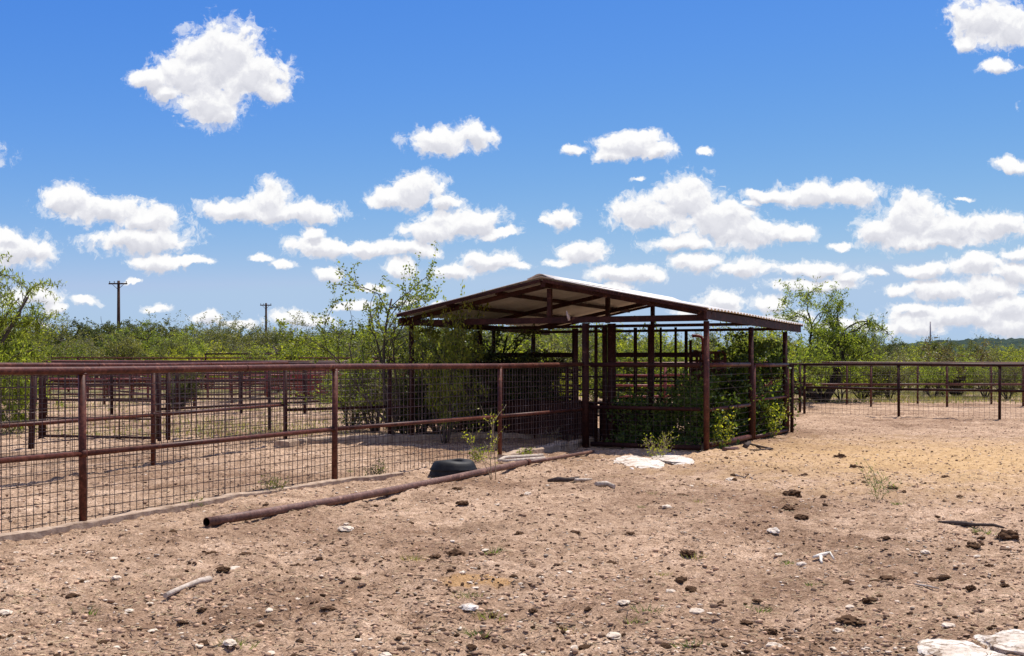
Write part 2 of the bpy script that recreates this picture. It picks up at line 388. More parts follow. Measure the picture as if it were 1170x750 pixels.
cam = bpy.data.cameras.new('camera'); co = bpy.data.objects.new('camera', cam); COL.objects.link(co)
cam.sensor_width = 36; cam.lens = F / 1170 * 36; cam.shift_y = (HZ - 375) / 1170; cam.clip_end = 6000; cam.clip_start = .05
co.location = (0, 0, H); co.rotation_euler = (R(90), 0, 0); scene.camera = co
vs = scene.view_settings; vs.view_transform = 'Standard'; vs.look = 'None'; vs.gamma = 1; vs.exposure = .35; vs.use_curve_mapping = False

# ------------------------------------------------------------------ ground: one sheet out to the horizon
def ground():
    fine = np.radians(np.arange(-27, 27.01, .085))
    rest = np.radians(np.arange(31, 330, 4.0))
    ang = np.concatenate([fine, rest])
    rr = [0.6, 1.2, 2, 2.8, 3.6, 4.3, 4.9]
    while rr[-1] < 48: rr.append(rr[-1] * 1.0062)
    while rr[-1] < 2800: rr.append(rr[-1] * 1.12)
    rr = np.array(rr); A, Rr = np.meshgrid(ang, rr)
    X = Rr * np.sin(A); Y = Rr * np.cos(A)
    Z = height(X, Y)
    V = np.stack([X, Y, Z], -1).reshape(-1, 3)
    na, nr = len(ang), len(rr)
    i, j = np.meshgrid(np.arange(nr - 1), np.arange(na), indexing='ij'); k = (j + 1) % na
    Q = np.stack([i * na + j, (i + 1) * na + j, (i + 1) * na + k, i * na + k], -1).reshape(-1, 4)[:, ::-1]
    c = len(V); V = np.vstack([V, [[0, 0, 0]]])
    o = np_mesh('ground', V, Q, GROUND, smooth=True)
    cap = [(c, (q + 1) % na, q) for q in range(na)]
    # close the middle with a small fan in the same sheet
    import bmesh
    bm = bmesh.new(); bm.from_mesh(o.data); bm.verts.ensure_lookup_table()
    for f in cap: bm.faces.new([bm.verts[q] for q in f])
    bmesh.ops.recalc_face_normals(bm, faces=bm.faces[:]); bm.normal_update()
    if sum(f.normal.z for f in list(bm.faces)[:200]) < 0: bmesh.ops.reverse_faces(bm, faces=bm.faces[:])
    bm.to_mesh(o.data); bm.free()
    tag(o, 'dry trampled pinkish brown dirt of the stock yard', 'ground', kind='structure')
ground()

# far wooded hill on the right
def hill():
    m, nt = newmat('far_woodland'); tc = nd(nt, 'ShaderNodeTexCoord')
    n = noise(nt, tc.outputs['Object'], .06, 6, .7)
    c = ramp(nt, n.outputs[0], [(.35, (.018, .032, .028)), (.65, (.05, .075, .055))]); finish(nt, c, .95, .05, n.outputs[0], 1, 6)
    xs = np.linspace(180, 1500, 330); ys = np.linspace(1250, 1700, 60)
    X, Y = np.meshgrid(xs, ys)
    prof = np.interp(X, [180, 400, 500, 560, 600, 640, 700, 800, 1000, 1500], [0, 10, 20, 24, 26, 24.5, 23, 21, 24, 0])
    yy = np.clip((Y - 1250) / 200, 0, 1); yy = yy * yy * (3 - 2 * yy); yb = np.clip((1700 - Y) / 150, 0, 1)
    Z = prof * yy * yb + 7.0 * vn(X * .11, Y * .11, 21) * yy + 3.5 * vn(X * .28, Y * .28, 22) * yy - 1
    ny, nx = X.shape; i, j = np.meshgrid(np.arange(ny - 1), np.arange(nx - 1), indexing='ij')
    Q = np.stack([i * nx + j, i * nx + j + 1, (i + 1) * nx + j + 1, (i + 1) * nx + j], -1).reshape(-1, 4)
    o = np_mesh('hill', np.stack([X, Y, Z], -1).reshape(-1, 3), Q, m)
    tag(o, 'dark wooded ridge on the horizon at the right', 'hill', kind='structure')
hill()
e = empty('radio_mast', (XD(1063, 1480), 1480, 20), label='thin pale radio mast rising from the far wooded ridge', cat='mast')
mb = MB(); mb.tube((0, 0, 0), (0, 0, 28), .9, .75, 6); mb.build('tower', MAST, e)
mb = MB()
for k in range(3):
    a = k * 2.1 + .4; mb.tube((0, 0, 24), (9 * math.cos(a), 9 * math.sin(a), 0), .06, n=4)
mb.build('guy_wire', MAST, e)

# ------------------------------------------------------------------ shed geometry
O = Vector((3.39, 20.6, 0)); U = Vector((.456, .890, 0)).normalized(); W = Vector((-U.y, U.x, 0))   # U: along the fence, W: to the left
def P(t, s, z): 
    q = O + U * t + W * s; return Vector((q.x, q.y, z))
def S(px, t):   # s on the plane at t for photo column px
    k = (px - 585) / F; q = O + U * t
    return (q.x - k * q.y) / (-W.x + k * W.y)
HALF = 3.02; SPAN = 6.04
def roofz(s, t): return 3.085 - .60 * abs(s - HALF) / HALF - .014 * t

shed = empty('open_shelter', tuple(P(2.8, HALF, 0)), 0, 'open pole shelter with a low gable roof of corrugated metal on dark rusty posts', 'shelter')
base = shed.location.copy()
def local(v): return Vector(v) - base
def sbeam(name, p0, p1, w, h, mat=RUSTD):
    mb = MB(); mb.beam(local(p0), local(p1), w, h); return mb.build(name, mat, shed)
# corrugated sheets
def roof_side(sgn):
    t = np.arange(-.38, 6.62, .025); n = len(t)
    cz = .016 * np.sin(t * 2 * math.pi / .2)
    ext = .14
    sa, sb = (HALF, HALF - sgn * (HALF + ext))
    V = []; 
    for k, (dz) in enumerate((0.012, 0.0)):
        for s_ in (sa, (sa + sb) / 2, sb):
            for tt, c in zip(t, cz):
                ad = abs(s_ - HALF)
                q = O + U * float(tt) + W * float(s_)
                V.append((q.x - base.x, q.y - base.y, 3.10 - .60 * ad / HALF - .014 * tt + c + dz - .01 * math.sin(tt * .9 + ad)))
    V = np.array(V); fs = []
    L = 3 * n
    for r in range(2):
        for c in range(n - 1):
            a = r * n + c; fs.append((a, a + 1, a + n + 1, a + n)); a += L; fs.append((a + n, a + n + 1, a + 1, a))
    for c in range(n - 1):
        a = 2 * n + c; fs.append((a, a + 1, a + 1 + L, a + L))
    for r in range(2):
        a = r * n; fs.append((a, a + n, a + n + L, a + L)); a = r * n + n - 1; fs.append((a + L, a + n + L, a + n, a))
    np_mesh('roof_sheet', V, fs, ROOF, shed, smooth=False)
roof_side(1); roof_side(-1)
# ridge cap, an upturned shallow trough of sheet
mb = MB()
tt = [-.44, 6.68]; prof = [(-.26, -.035), (-.16, .0), (-.06, .045), (0, .055), (.06, .045), (.16, .0), (.26, -.035)]
for t_ in tt:
    for (ds, dz) in prof: mb.v.append(tuple(local(P(t_, HALF + ds, 3.115 + dz - .014 * t_))))
    for (ds, dz) in prof: mb.v.append(tuple(local(P(t_, HALF + ds * .97, 3.103 + dz - .014 * t_))))
for q in range(6):
    mb.f += [(q, q + 1, 14 + q + 1, 14 + q), (7 + q + 1, 7 + q, 21 + q, 21 + q + 1), (q + 1, q, 7 + q, 7 + q + 1), (14 + q, 14 + q + 1, 21 + q + 1, 21 + q)]; mb.sm += [True, True, False, False]
mb.build('ridge_cap', ROOF, shed)
TR = [0.0, 2.81, 5.47]
for k, t_ in enumerate(TR):
    dz = -.014 * t_
    sbeam('tie_beam', P(t_, -.02, 2.335 + dz), P(t_, SPAN + .3, 2.325 + dz), .08, .11 if k == 0 else .06)
    for sg in (1, -1):
        se = HALF - sg * (HALF + .1)
        sbeam('rafter', P(t_, HALF - sg * .03, 2.985 + dz), P(t_, se, 2.385 + dz), .06, .085)
    sbeam('king_post', P(t_, HALF, 2.395 + dz), P(t_, HALF, 2.92 + dz), .08, .08)
    for s_ in (0, SPAN):
        mb = MB(); q = P(t_, s_, 0); mb.tube(local((q.x, q.y, -.3)), local((q.x, q.y, 2.275 + dz)), .052, n=12); mb.build('post', RUSTD if k or s_ else RUST, shed)
# barge trim on the front and back rakes
for t_ in (-.345, 6.58):
    for sg in (1, -1):
        se = HALF - sg * (HALF + .12)
        sbeam('barge_trim', P(t_, HALF - sg * .03, 3.045 - .014 * t_), P(t_, se, 2.45 - .014 * t_), .04, .055, RUSTD)
# purlins and eave beams run front to back
sbeam('eave_beam', P(-.30, -.075, 2.375), P(6.5, -.075, 2.275), .05, .14, RUSTD)
sbeam('eave_beam', P(-.30, SPAN + .075, 2.36), P(6.5, SPAN + .075, 2.26), .05, .12)
for s_ in (1.0, 2.05, 4.0, 5.05):
    z_ = 3.035 - .60 * abs(s_ - HALF) / HALF
    if s_ in (2.05, 4.0): 
        pass
    sbeam('purlin', P(-.28, s_, z_ + .012), P(6.5, s_, z_ - .085), .05, .075)
sbeam('ridge_beam', P(-.30, HALF, 3.00), P(6.5, HALF, 2.905), .10, .12)

def post(mb_, p, z1, r=.045, n=10): mb_.tube((p[0], p[1], -.25), (p[0], p[1], z1), r, n=n)

# ------------------------------------------------------------------ fences
def mesh_panel(p0, p1, z0a, z0b, z1, dx, dz, r=.0028, stay=True, hrows=None, fine=True):
    """welded wire between two posts"""
    mb = MB(); p0 = Vector((p0[0], p0[1], 0)); p1 = Vector((p1[0], p1[1], 0)); L = (p1 - p0).length
    rng = random.Random(int(L * 1000 + p0.x * 100))
    nv = max(2, int(L / dx))
    n = 4
    if dx > 0:
        for i in range(1, nv):
            t = i / nv; q = p0.lerp(p1, t); z0 = z0a + (z0b - z0a) * t
            j = rng.uniform(-.014, .014) 
            rr = r
            if stay and i == nv // 2: rr = .0065
            mb.tube((q.x + j, q.y, z0), (q.x + rng.uniform(-.006, .006), q.y, z1), rr, n=n, caps=False, smooth=False)
    z = z1 - .05; zb = min(z0a, z0b)
    while z > zb + .04:
        sag = rng.uniform(-.006, .022)
        pts = [p0.lerp(p1, t) + Vector((0, 0, z - sag * math.sin(t * math.pi))) for t in (0, .25, .5, .75, 1)]
        for a, b in zip(pts, pts[1:]): mb.tube(a, b, r, n=n, caps=False, smooth=False)
        z -= dz * (1 if z > .8 else .9)
    return mb
def fence(name, pts, label, top=1.51, mids=(.70,), r_post=.038, r_top=.039, r_mid=.028, mesh=True, dx=.1, dz=.105,
          mat=RUST, nseg=10, cat='fence', end_posts=True, rw=.0038, group=None, side=0, stay=True):
    e = empty(name, (pts[0][0], pts[0][1], 0), label=label, cat=cat, group=group)
    b = Vector((pts[0][0], pts[0][1], 0)); L = lambda v: Vector(v) - b
    rng = random.Random(int(abs(pts[0][0] * 313 + pts[0][1] * 71)))
    for i, p in enumerate(pts):
        if not end_posts and i in (0, len(pts) - 1): continue
        mb = MB(); lean = rng.uniform(-.012, .012)
        mb.tube(L((p[0], p[1], hz(*p) - .25)), L((p[0] + lean, p[1], top - r_top * .6)), r_post, n=nseg); mb.build('post', mat, e)
    # top rail: one continuous pipe
    q = [Vector((p[0], p[1], top + rng.uniform(-.012, .012))) for p in pts]
    d0 = (q[0] - q[1]).normalized() * .06; d1 = (q[-1] - q[-2]).normalized() * .06
    mb = MB(); mb.path([L(q[0] + d0)] + [L(v) for v in q[1:-1]] + [L(q[-1] + d1)] if len(q) > 2 else [L(q[0] + d0), L(q[1] + d1)], r_top, n=nseg); mb.build('top_rail', mat, e)
    for m_ in mids:
        mb = MB()
        for a, c in zip(pts, pts[1:]):
            A = Vector((a[0], a[1], m_)); C = Vector((c[0], c[1], m_)); d = (C - A).normalized() * r_post * .7
            A = A + d; C = C - d
            mb.tube(L(A + Vector((0, 0, rng.uniform(-.008, .008)))), L(C + Vector((0, 0, rng.uniform(-.008, .008)))), r_mid, n=nseg)
        mb.build('mid_rail' if len(mids) < 3 else 'rail', mat, e)
    if nseg > 8:
        for p in pts[1:-1]:
            mb = MB(); z_ = top - r_top
            mb.tube(L((p[0], p[1], z_ - .012)), L((p[0], p[1], z_ + .006)), r_post + .007, r_post + .003, n=nseg); mb.build('weld', mat, e)
            for m_ in mids:
                mb = MB(); mb.tube(L((p[0], p[1], m_ - r_mid * 1.25)), L((p[0], p[1], m_ + r_mid * 1.25)), r_post + .004, n=nseg); mb.build('weld', mat, e)
        for k_ in range(len(pts) - 1):
            t_ = .31 + .4 * rng.random(); a_ = q[k_].lerp(q[k_ + 1], t_); d_ = (q[k_ + 1] - q[k_]).normalized()
            mb = MB(); mb.tube(L(a_ - d_ * .008), L(a_ + d_ * .008), r_top + .004, n=nseg); mb.build('rail_joint', mat, e)
    if mesh:
        for a, c in zip(pts, pts[1:]):
            nrm = Vector((-(c[1] - a[1]), c[0] - a[0], 0)).normalized() * (r_mid + .006)
            A = Vector((a[0], a[1], 0)) + nrm; C = Vector((c[0], c[1], 0)) + nrm
            mb = mesh_panel(A, C, hz(*a) + .02, hz(*c) + .02, top, dx, dz, rw, stay)
            mb.v = [tuple(Vector(v) - b) for v in mb.v]
            mb.build('wire_mesh', WIRE, e)
    return e
f1 = [(-8.2, 3.5), (-6.2, 7.55), G(95, 600), G(382, 552), G(571, 525), tuple(P(0.02, S(667, 0), 0))[:2]]
fence('pipe_fence', f1, 'nearest long rusty pipe fence with wire mesh, from the left edge to the shelter', top=1.512, mids=(.695,), dx=.092)
# second fence, beyond the alley
q1 = G(175, 532); q2 = G(326, 511)
dv = (Vector(q2) - Vector(q1)); 
f2 = [tuple(Vector(q1) - dv * 1.9), tuple(Vector(q1) - dv * .95), q1, q2]
fence('pipe_fence', f2, 'second pipe and mesh fence, on the far side of the alley behind the nearest one', top=1.525, mids=(.77,), dx=.105, dz=.11)
f2b = [q2, G(445, 504.5), G(476 + 50, 501.5), tuple(P(1.9, S(575, 1.9), 0))[:2]]
fence('pipe_fence', f2b, 'dark pipe fence on a footing, crossing from the alley to the shelter before the bushes', top=1.50, mids=(.68,), dx=.105, dz=.11, mat=RUSTD)
q3 = G(182, 504); q4 = G(308, 493); dv = Vector(q4) - Vector(q3)
f3 = [G(48, 502), G(118, 503), q3, q4, tuple(Vector(q4) + dv * .95), tuple(Vector(q4) + dv * 1.9)]
fence('pipe_fence', f3[2:], 'third dark pipe fence running away through the left pens', top=1.50, mids=(.62, ), mesh=True, dx=.15, dz=.15, mat=RUSTD)
# extra post beside it
e = empty('gate_post', (*G(192, 503.5), 0), label='dark post standing beside the first post of the third fence', cat='post')
mb = MB(); mb.tube((0, 0, -.3), (0, 0, 1.5), .05, n=12); mb.build('pipe', RUSTD, e); mb = MB(); mb.tube((0, 0, 1.5), (0, 0, 1.515), .055, n=12); mb.build('cap', RUSTD, e)

def gate(pts, label, zs, name='pipe_gate', r=.027, mat=RUSTD, verts=3, group=None):
    a, c = pts; e = empty(name, (a[0], a[1], 0), label=label, cat='gate', group=group); b = Vector((a[0], a[1], 0))
    D = Vector((c[0] - a[0], c[1] - a[1], 0))
    mb = MB(); z0, z1 = zs[0], zs[-1]
    for z in (z0, z1): mb.tube((0, 0, z), tuple(D + Vector((0, 0, z))), r * 1.2)
    for t in (0, 1): mb.tube(tuple(D * t + Vector((0, 0, z0))), tuple(D * t + Vector((0, 0, z1))), r * 1.2)
    mb.build('frame', mat, e)
    for z in zs[1:-1]:
        mb = MB(); mb.tube(tuple(D * .004 + Vector((0, 0, z))), tuple(D * .996 + Vector((0, 0, z))), r * .8); mb.build('rail', mat, e)
    for i in range(1, verts):
        t = i / verts; mb = MB(); mb.tube(tuple(D * t + Vector((0, 0, z0))), tuple(D * t + Vector((0, 0, z1))), r * .6); mb.build('brace', mat, e)
    return e
gate((G(51, 501), G(180, 503.5)), 'low slung pipe gate hanging between the left tree and the third fence', (.05, .42, .78, 1.1, 1.46), r=.024)
e = empty('gate_post', (*G(47, 501), 0), label='straight dark post at the foot of the drooping left tree', cat='post')
mb = MB(); mb.tube((0, 0, -.3), (.02, 0, 1.48), .06, n=12); mb.build('pipe', RUSTD, e); mb = MB(); mb.tube((.02, 0, 1.48), (.02, 0, 1.50), .065, n=12); mb.build('cap', RUSTD, e)
e = empty('gate_post', (*G(35, 516), 0), label='leaning dark post left of the straight post near the left tree', cat='post')
mb = MB(); mb.tube((0, 0, -.3), (.06, 0, 1.48), .055, n=12); mb.build('pipe', RUSTD, e); mb = MB(); mb.tube((.06, 0, 1.48), (.06, 0, 1.495), .06, n=12); mb.build('cap', RUSTD, e)

# far pens on the left, rows of plain pipe rails
def row(pa, pb, d0, d1, label, n=6, top=1.5, mids=(.3, .6, .9, 1.2), mat=RUST, mesh=False, r=.032, dx=.2):
    pts = []
    for i in range(n + 1):
        t = i / n; d = d0 + (d1 - d0) * t; px = pa + (pb - pa) * t
        # straight line in the world
        X0, X1 = XD(pa, d0), XD(pb, d1); pts.append((X0 + (X1 - X0) * t, d))
    return fence('rail_fence', pts, label, top=top, mids=mids, mesh=mesh, r_post=.05, r_top=.04, r_mid=r, mat=mat, nseg=7, dx=dx, dz=.2, rw=.004)
row(-260, 420, 33, 35, 'rail fence of the first cross pen behind the third fence', 9, mids=(.45, .98), mat=RUSTD, top=1.52)
row(-200, 500, 41, 43, 'dark rail fence across the middle of the left pens', 9, mids=(.35, .72, 1.1), mat=RUST)
row(-150, 470, 52, 52, 'red rail fence across the far side of the left pens', 9, mids=(.3, .6, .9, 1.2), mat=REDP)
row(-120, 520, 62, 60, 'farthest rusty rail fence, just in front of the left tree line', 9, mids=(.3, .6, .9, 1.2), mat=RUST, top=1.66)
row(-180, 440, 47, 48.5, 'red rail fence in the middle distance of the left pens', 9, mids=(.4, .8, 1.15), mat=REDP)
row(-120, 430, 57, 56, 'brown rail fence behind the red one in the left pens', 10, mids=(.3, .6, .9, 1.2), mat=RUST)
row(222, 60, 38.5, 61, 'rail fence running away on the left of the far pens', 6, mids=(.3, .6, .9, 1.2), mat=RUST)
row(265, 330, 43, 60, 'short rail fence running away towards the middle of the far pens', 4, mids=(.3, .6, .9, 1.2), mat=RUST)
row(235, 325, 61, 61, 'taller rail section showing just above the far left fences', 2, mids=(1.0, 1.4), mat=RUSTD, top=1.86)
# red squeeze chute
def chute(pa, pb, d, z1, label, mat=REDP):
    xa, xb = XD(pa, d), XD(pb, d); e = empty('cattle_chute', ((xa + xb) / 2, d, 0), label=label, cat='cattle chute'); w = (xb - xa) / 2
    for yy in (0, .75):
        mb = MB()
        mb.beam((-w, yy, .12 + (z1 - .42) / 2), (w, yy, .12 + (z1 - .42) / 2), .02, z1 - .42)
        mb.build('side_panel', mat, e)
        mb = MB()
        for k in range(4): 
            x = -w + 2 * w * k / 3; mb.beam((x, yy - .03, 0), (x, yy - .03, z1), .05, .05)
        mb.tube((-w, yy - .03, z1), (w, yy - .03, z1), .03); mb.tube((-w, yy - .03, z1 - .18), (w, yy - .03, z1 - .18), .025)
        mb.build('side_frame', mat, e)
    mb = MB()
    for x in (-w, w): mb.tube((x, 0, z1 + .02), (x, .75, z1 + .02), .035)
    mb.build('cross_bar', mat, e)
    return e
chute(338, 372, 46, 1.25, 'solid red panelled cattle chute at the middle of the left pens')
o_ = chute(796, 828, 24.9, 1.75, 'dull rusty cattle chute half hidden by vines inside the shelter', RUST)

# right hand fences
fr = [G(919, 473), G(1027, 477), G(1142, 480)]
dr = Vector(fr[2]) - Vector(fr[1]); fr += [tuple(Vector(fr[2]) + dr), tuple(Vector(fr[2]) + dr * 2.0)]
fence('pipe_fence', fr, 'dark pipe and mesh fence crossing the back of the yard at the right', top=1.455, mids=(.775,), mat=RUSTD, dx=.13, dz=.16, rw=.003, r_mid=.035, stay=False)
g0 = G(914, 471)
gp = tuple(P(6.3, -.12, 0))[:2]
fence('pipe_fence', [g0, (g0[0] - 1.5, g0[1] - .4), tuple(P(5.66, -.10, 0))[:2]], 'short pipe fence linking the back right fence to the shelter corner', top=1.455, mids=(.4, .775), mesh=False, mat=RUSTD)
fence('pipe_fence', [(XD(x, 42.2), 42.2) for x in (883, 967.5, 1048.5, 1132.7, 1218, 1300)], 'rusty two rail fence in front of the right thicket', top=1.47, mids=(.70,), mesh=False, nseg=7, r_mid=.04)
fence('pipe_fence', [(XD(x, 39.6), 39.6) for x in (660, 735, 820, 905, 995, 1082, 1169, 1260)], 'slightly nearer rusty rail fence behind the right mesh fence', top=1.43, mids=(.76,), mesh=True, dx=.3, dz=.3, rw=.004, nseg=7, r_mid=.035, stay=False)
row(700, 880, 31.5, 31.5, 'red rail fence seen through the shelter', 3, mids=(.35, .62, .9, 1.18), mat=REDP)

# ------------------------------------------------------------------ shelter walls
def wall(name, ta, sa, tb, sb, label, rails, ends=(True, True), top=1.51, hw=None, mesh=None, post_r=.04, mat=RUST, cat='fence panel', off=0):
    A = P(ta, sa, 0); B_ = P(tb, sb, 0); e = empty(name, tuple(A), label=label, cat=cat); D = B_ - A; Dn = D.normalized()
    for k, on in enumerate(ends):
        if on: mb = MB(); q = D * k; mb.tube((q.x, q.y, -.2), (q.x, q.y, top), post_r); mb.build('post', mat, e)
    for i, (z, r) in enumerate(rails):
        mb = MB(); mb.tube(tuple(Dn * .05 + Vector((0, 0, z))), tuple(D - Dn * .05 + Vector((0, 0, z))), r); mb.build('top_rail' if i == 0 else 'rail', mat, e)
    if hw:
        mb = MB()
        for z in hw: mb.tube(tuple(Dn * .03 + Vector((0, 0, z))), tuple(D - Dn * .03 + Vector((0, 0, z + .01))), .004, n=5, caps=False)
        mb.build('wire', WIRE if not off else WIRE, e)
    if mesh:
        m_ = mesh_panel((0, 0), (D.x, D.y), .08, .08, 1.5, mesh[0], mesh[1], .0026, False); m_.build('wire_mesh', WIRE, e)
    return e
sA = S(669, 0)
wall('pipe_wall', 0, .06, 0, sA - .06, 'front wall of the shelter, dark pipe rails and wire mesh between the two front posts', ((1.51, .045), (.735, .035), (.06, .045)), ends=(False, False), mesh=(.11, .105), mat=RUSTD)
e = empty('shelter_post', tuple(P(0, sA, 0)), label='thick dark post where the long front fence meets the shelter', cat='post')
mb = MB(); mb.tube((0, 0, -.3), (0, 0, 2.27), .066, n=12); mb.build('pipe', RUSTD, e); mb = MB(); mb.beam((-.09, 0, 1.50), (.09, 0, 1.50), .17, .03); mb.build('collar', RUSTD, e)
hwz = [.2 + .125 * k for k in range(11)]
wall('pipe_wall', .06, 0, 2.75, 0, 'right side wall of the shelter nearest the camera, pipe rails with horizontal wires', ((1.51, .04), (.72, .035), (.10, .05)), ends=(False, False), hw=hwz)
g = gate((tuple(P(2.93, -.02, 0))[:2], tuple(P(5.60, -.02, 0))[:2]), 'pipe framed wire gate closing the far half of the shelter right side', (.07, .80, 1.49), r=.034, mat=RUST, verts=1)
mb = MB(); D = P(5.6, -.02, 0) - P(2.93, -.02, 0)
for z in [.18 + .125 * k for k in range(10)]: mb.tube((0, 0, z), tuple(D + Vector((0, 0, z))), .004, n=5, caps=False)
mb.build('wire', WIRE, g)
# back and inner walls
bk = wall('pipe_wall', 5.47, .05, 5.47, SPAN, 'back wall of the shelter, dark pipe rails seen through the posts', ((1.5, .035), (1.2, .022), (.9, .022), (.6, .022), (.3, .022)), ends=(False, False), mat=RUSTD)
# inner picket like panels
def inner_panel(t, pa, pb, zs, posts, label, ph=2.26, pr=.04, topbeam=None, stile=None):
    sa, sb = S(pa, t), S(pb, t); A = P(t, sa, 0); e = empty('pen_panel', tuple(A), label=label, cat='pen panel'); D = P(t, sb, 0) - A
    for z in zs: mb = MB(); mb.tube((0, 0, z), tuple(D + Vector((0, 0, z))), .02, n=7); mb.build('rail', RUSTD, e)
    for px, h_, r_ in posts:
        q = P(t, S(px, t), 0) - A; mb = MB(); mb.tube((q.x, q.y, -.2), (q.x, q.y, h_), r_, n=9); mb.build('post', RUSTD, e)
    if topbeam:
        mb = MB(); mb.beam((0, 0, topbeam), tuple(D + Vector((0, 0, topbeam))), .06, .10); mb.build('beam', RUSTD, e)
    if stile:
        mb = MB(); n = stile
        for k in range(n + 1): q = D * (k / n); mb.tube((q.x, q.y, zs[0]), (q.x, q.y, zs[-1]), .012, n=5)
        mb.build('stile', RUSTD, e)
    return e
inner_panel(3.6, 562, 656, [.62 + .14 * k for k in range(7)], [(564, 2.27, .045), (585, 1.6, .03), (612, 1.6, .035), (634, 1.6, .03), (656, 2.27, .045)], 'close railed inner pen panel in the left half of the shelter', topbeam=1.70, stile=10)
inner_panel(3.4, 699, 800, [.45, .78, 1.15], [(726, 2.27, .04), (755, 2.27, .025), (784, 2.2, .035), (772, 2.27, .028), (789, 2.0, .03)], 'open railed inner pen panel in the right half of the shelter', topbeam=1.70)
inner_panel(1.4, 672, 800, [.75, 1.52], [(681, 2.27, .035), (691, 2.27, .05), (699, 2.3, .085), (744, 2.27, .065)], 'heavy posts and rails of the handling alley just inside the front wall')
inner_panel(1.0, 646, 664, [.8, 1.1, 1.4], [(658, 2.2, .045), (648, 1.5, .03)], 'narrow sorting gate left of the thick shelter post')
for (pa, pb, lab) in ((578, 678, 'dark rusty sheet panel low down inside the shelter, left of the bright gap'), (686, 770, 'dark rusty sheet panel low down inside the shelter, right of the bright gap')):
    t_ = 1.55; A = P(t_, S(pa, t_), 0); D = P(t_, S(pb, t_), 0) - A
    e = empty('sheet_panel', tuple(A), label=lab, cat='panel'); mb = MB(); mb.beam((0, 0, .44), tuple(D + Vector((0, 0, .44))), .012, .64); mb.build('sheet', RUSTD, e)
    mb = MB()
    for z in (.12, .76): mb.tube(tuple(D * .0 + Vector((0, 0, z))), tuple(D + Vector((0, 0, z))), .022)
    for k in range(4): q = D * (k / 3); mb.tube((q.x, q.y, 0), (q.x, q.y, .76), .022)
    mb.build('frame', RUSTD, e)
# bent pipe standing behind
e = empty('vent_pipe', (*[XD(803, 27.5)], 27.5, 0), label='rusty upright pipe with a bent top arm behind the shelter vines', cat='pipe')
mb = MB(); mb.path([(0, 0, 0), (0, 0, 2.05), (-.03, 0, 2.12), (-.1, 0, 2.15), (-.22, 0, 2.15)], .035); mb.build('pipe', REDP, e)
mb = MB(); mb.tube((-.22, 0, 2.15), (-.25, 0, 2.15), .045); mb.build('collar', REDP, e)
# rag hanging from the front tie beam, small insulator
q = P(-.07, S(651, 0), 0)
mb = MB(); mb.path([(q.x - .03, q.y, 2.50), (q.x - .015, q.y - .01, 2.44), (q.x + .01, q.y, 2.38), (q.x + .02, q.y, 2.32)], [.008, .02, .03, .024], n=6)
tag(mb.build('rag', CLOTH), 'small pale rag hanging from the front beam of the shelter', 'rag')

# ------------------------------------------------------------------ concrete footings
def footing(pts, w, h, label, seed, mat=CONC):
    rng = random.Random(seed); P_ = []
    for (a, b) in zip(pts, pts[1:]):
        n = max(2, int(math.dist(a, b) / .11))
        for i in range(n): t = i / n; P_.append((a[0] + (b[0] - a[0]) * t, a[1] + (b[1] - a[1]) * t))
    P_.append(pts[-1]); mb = MB(); prof = [(-.52, -1.4), (-.49, .78), (-.42, .98), (0, 1.02), (.42, .97), (.49, .75), (.52, -1.4)]
    m = len(prof)
    for k, p in enumerate(P_):
        a = P_[max(k - 1, 0)]; b = P_[min(k + 1, len(P_) - 1)]; d = Vector((b[0] - a[0], b[1] - a[1], 0)).normalized(); nn = Vector((d.y, -d.x, 0))
        hh = h * (1 + .16 * rng.uniform(-1, 1)) * (.5 + 1.0 * (float(vn(np.array(k * .13), np.array(seed * 3.1), 71)) + .5)) ; off = rng.uniform(-.006, .006)
        g_ = .015 + .2 * hz(*p)
        for (u_, v_) in prof:
            q = Vector((p[0], p[1], 0)) + nn * (u_ * w * rng.uniform(.95, 1.05) + off)
            mb.v.append((q.x, q.y, g_ + v_ * hh + rng.uniform(-.006, .006)))
    for k in range(len(P_) - 1):
        for i in range(m - 1): o = k * m; mb.f.append((o + i, o + m + i, o + m + i + 1, o + i + 1)); mb.sm.append(False)
    mb.f.append(tuple(range(m))); mb.sm.append(False); mb.f.append(tuple(range((len(P_) - 1) * m + m - 1, (len(P_) - 1) * m - 1, -1))); mb.sm.append(False)
    tag(mb.build('concrete_footing', mat), label, 'footing')
off = Vector((.06, -.03))
footing([tuple(Vector(p) + off) for p in (f1[0], f1[1], f1[2], f1[3], G(452, 543.5))], .12, .045, 'earth stained concrete footing under the nearest fence', 5)
footing([G(574, 526), G(626, 516), G(643, 512.5)], .2, .09, 'tan concrete footing between the weed post and the shelter', 6)
footing([G(645, 513), G(668, 508.5)], .2, .08, 'grey concrete block end of the footing beside the shelter post', 8)
footing([G(322, 513.5), G(345, 508.5), G(400, 506.5), G(476, 503.5), G(560, 501), G(650, 500)], .3, .10, 'concrete footing under the cross fence, in front of the bushes', 7)
footing([G(668, 504.5), G(700, 503), G(724, 500)], .22, .05, 'pale footing inside the shade of the shelter', 9)

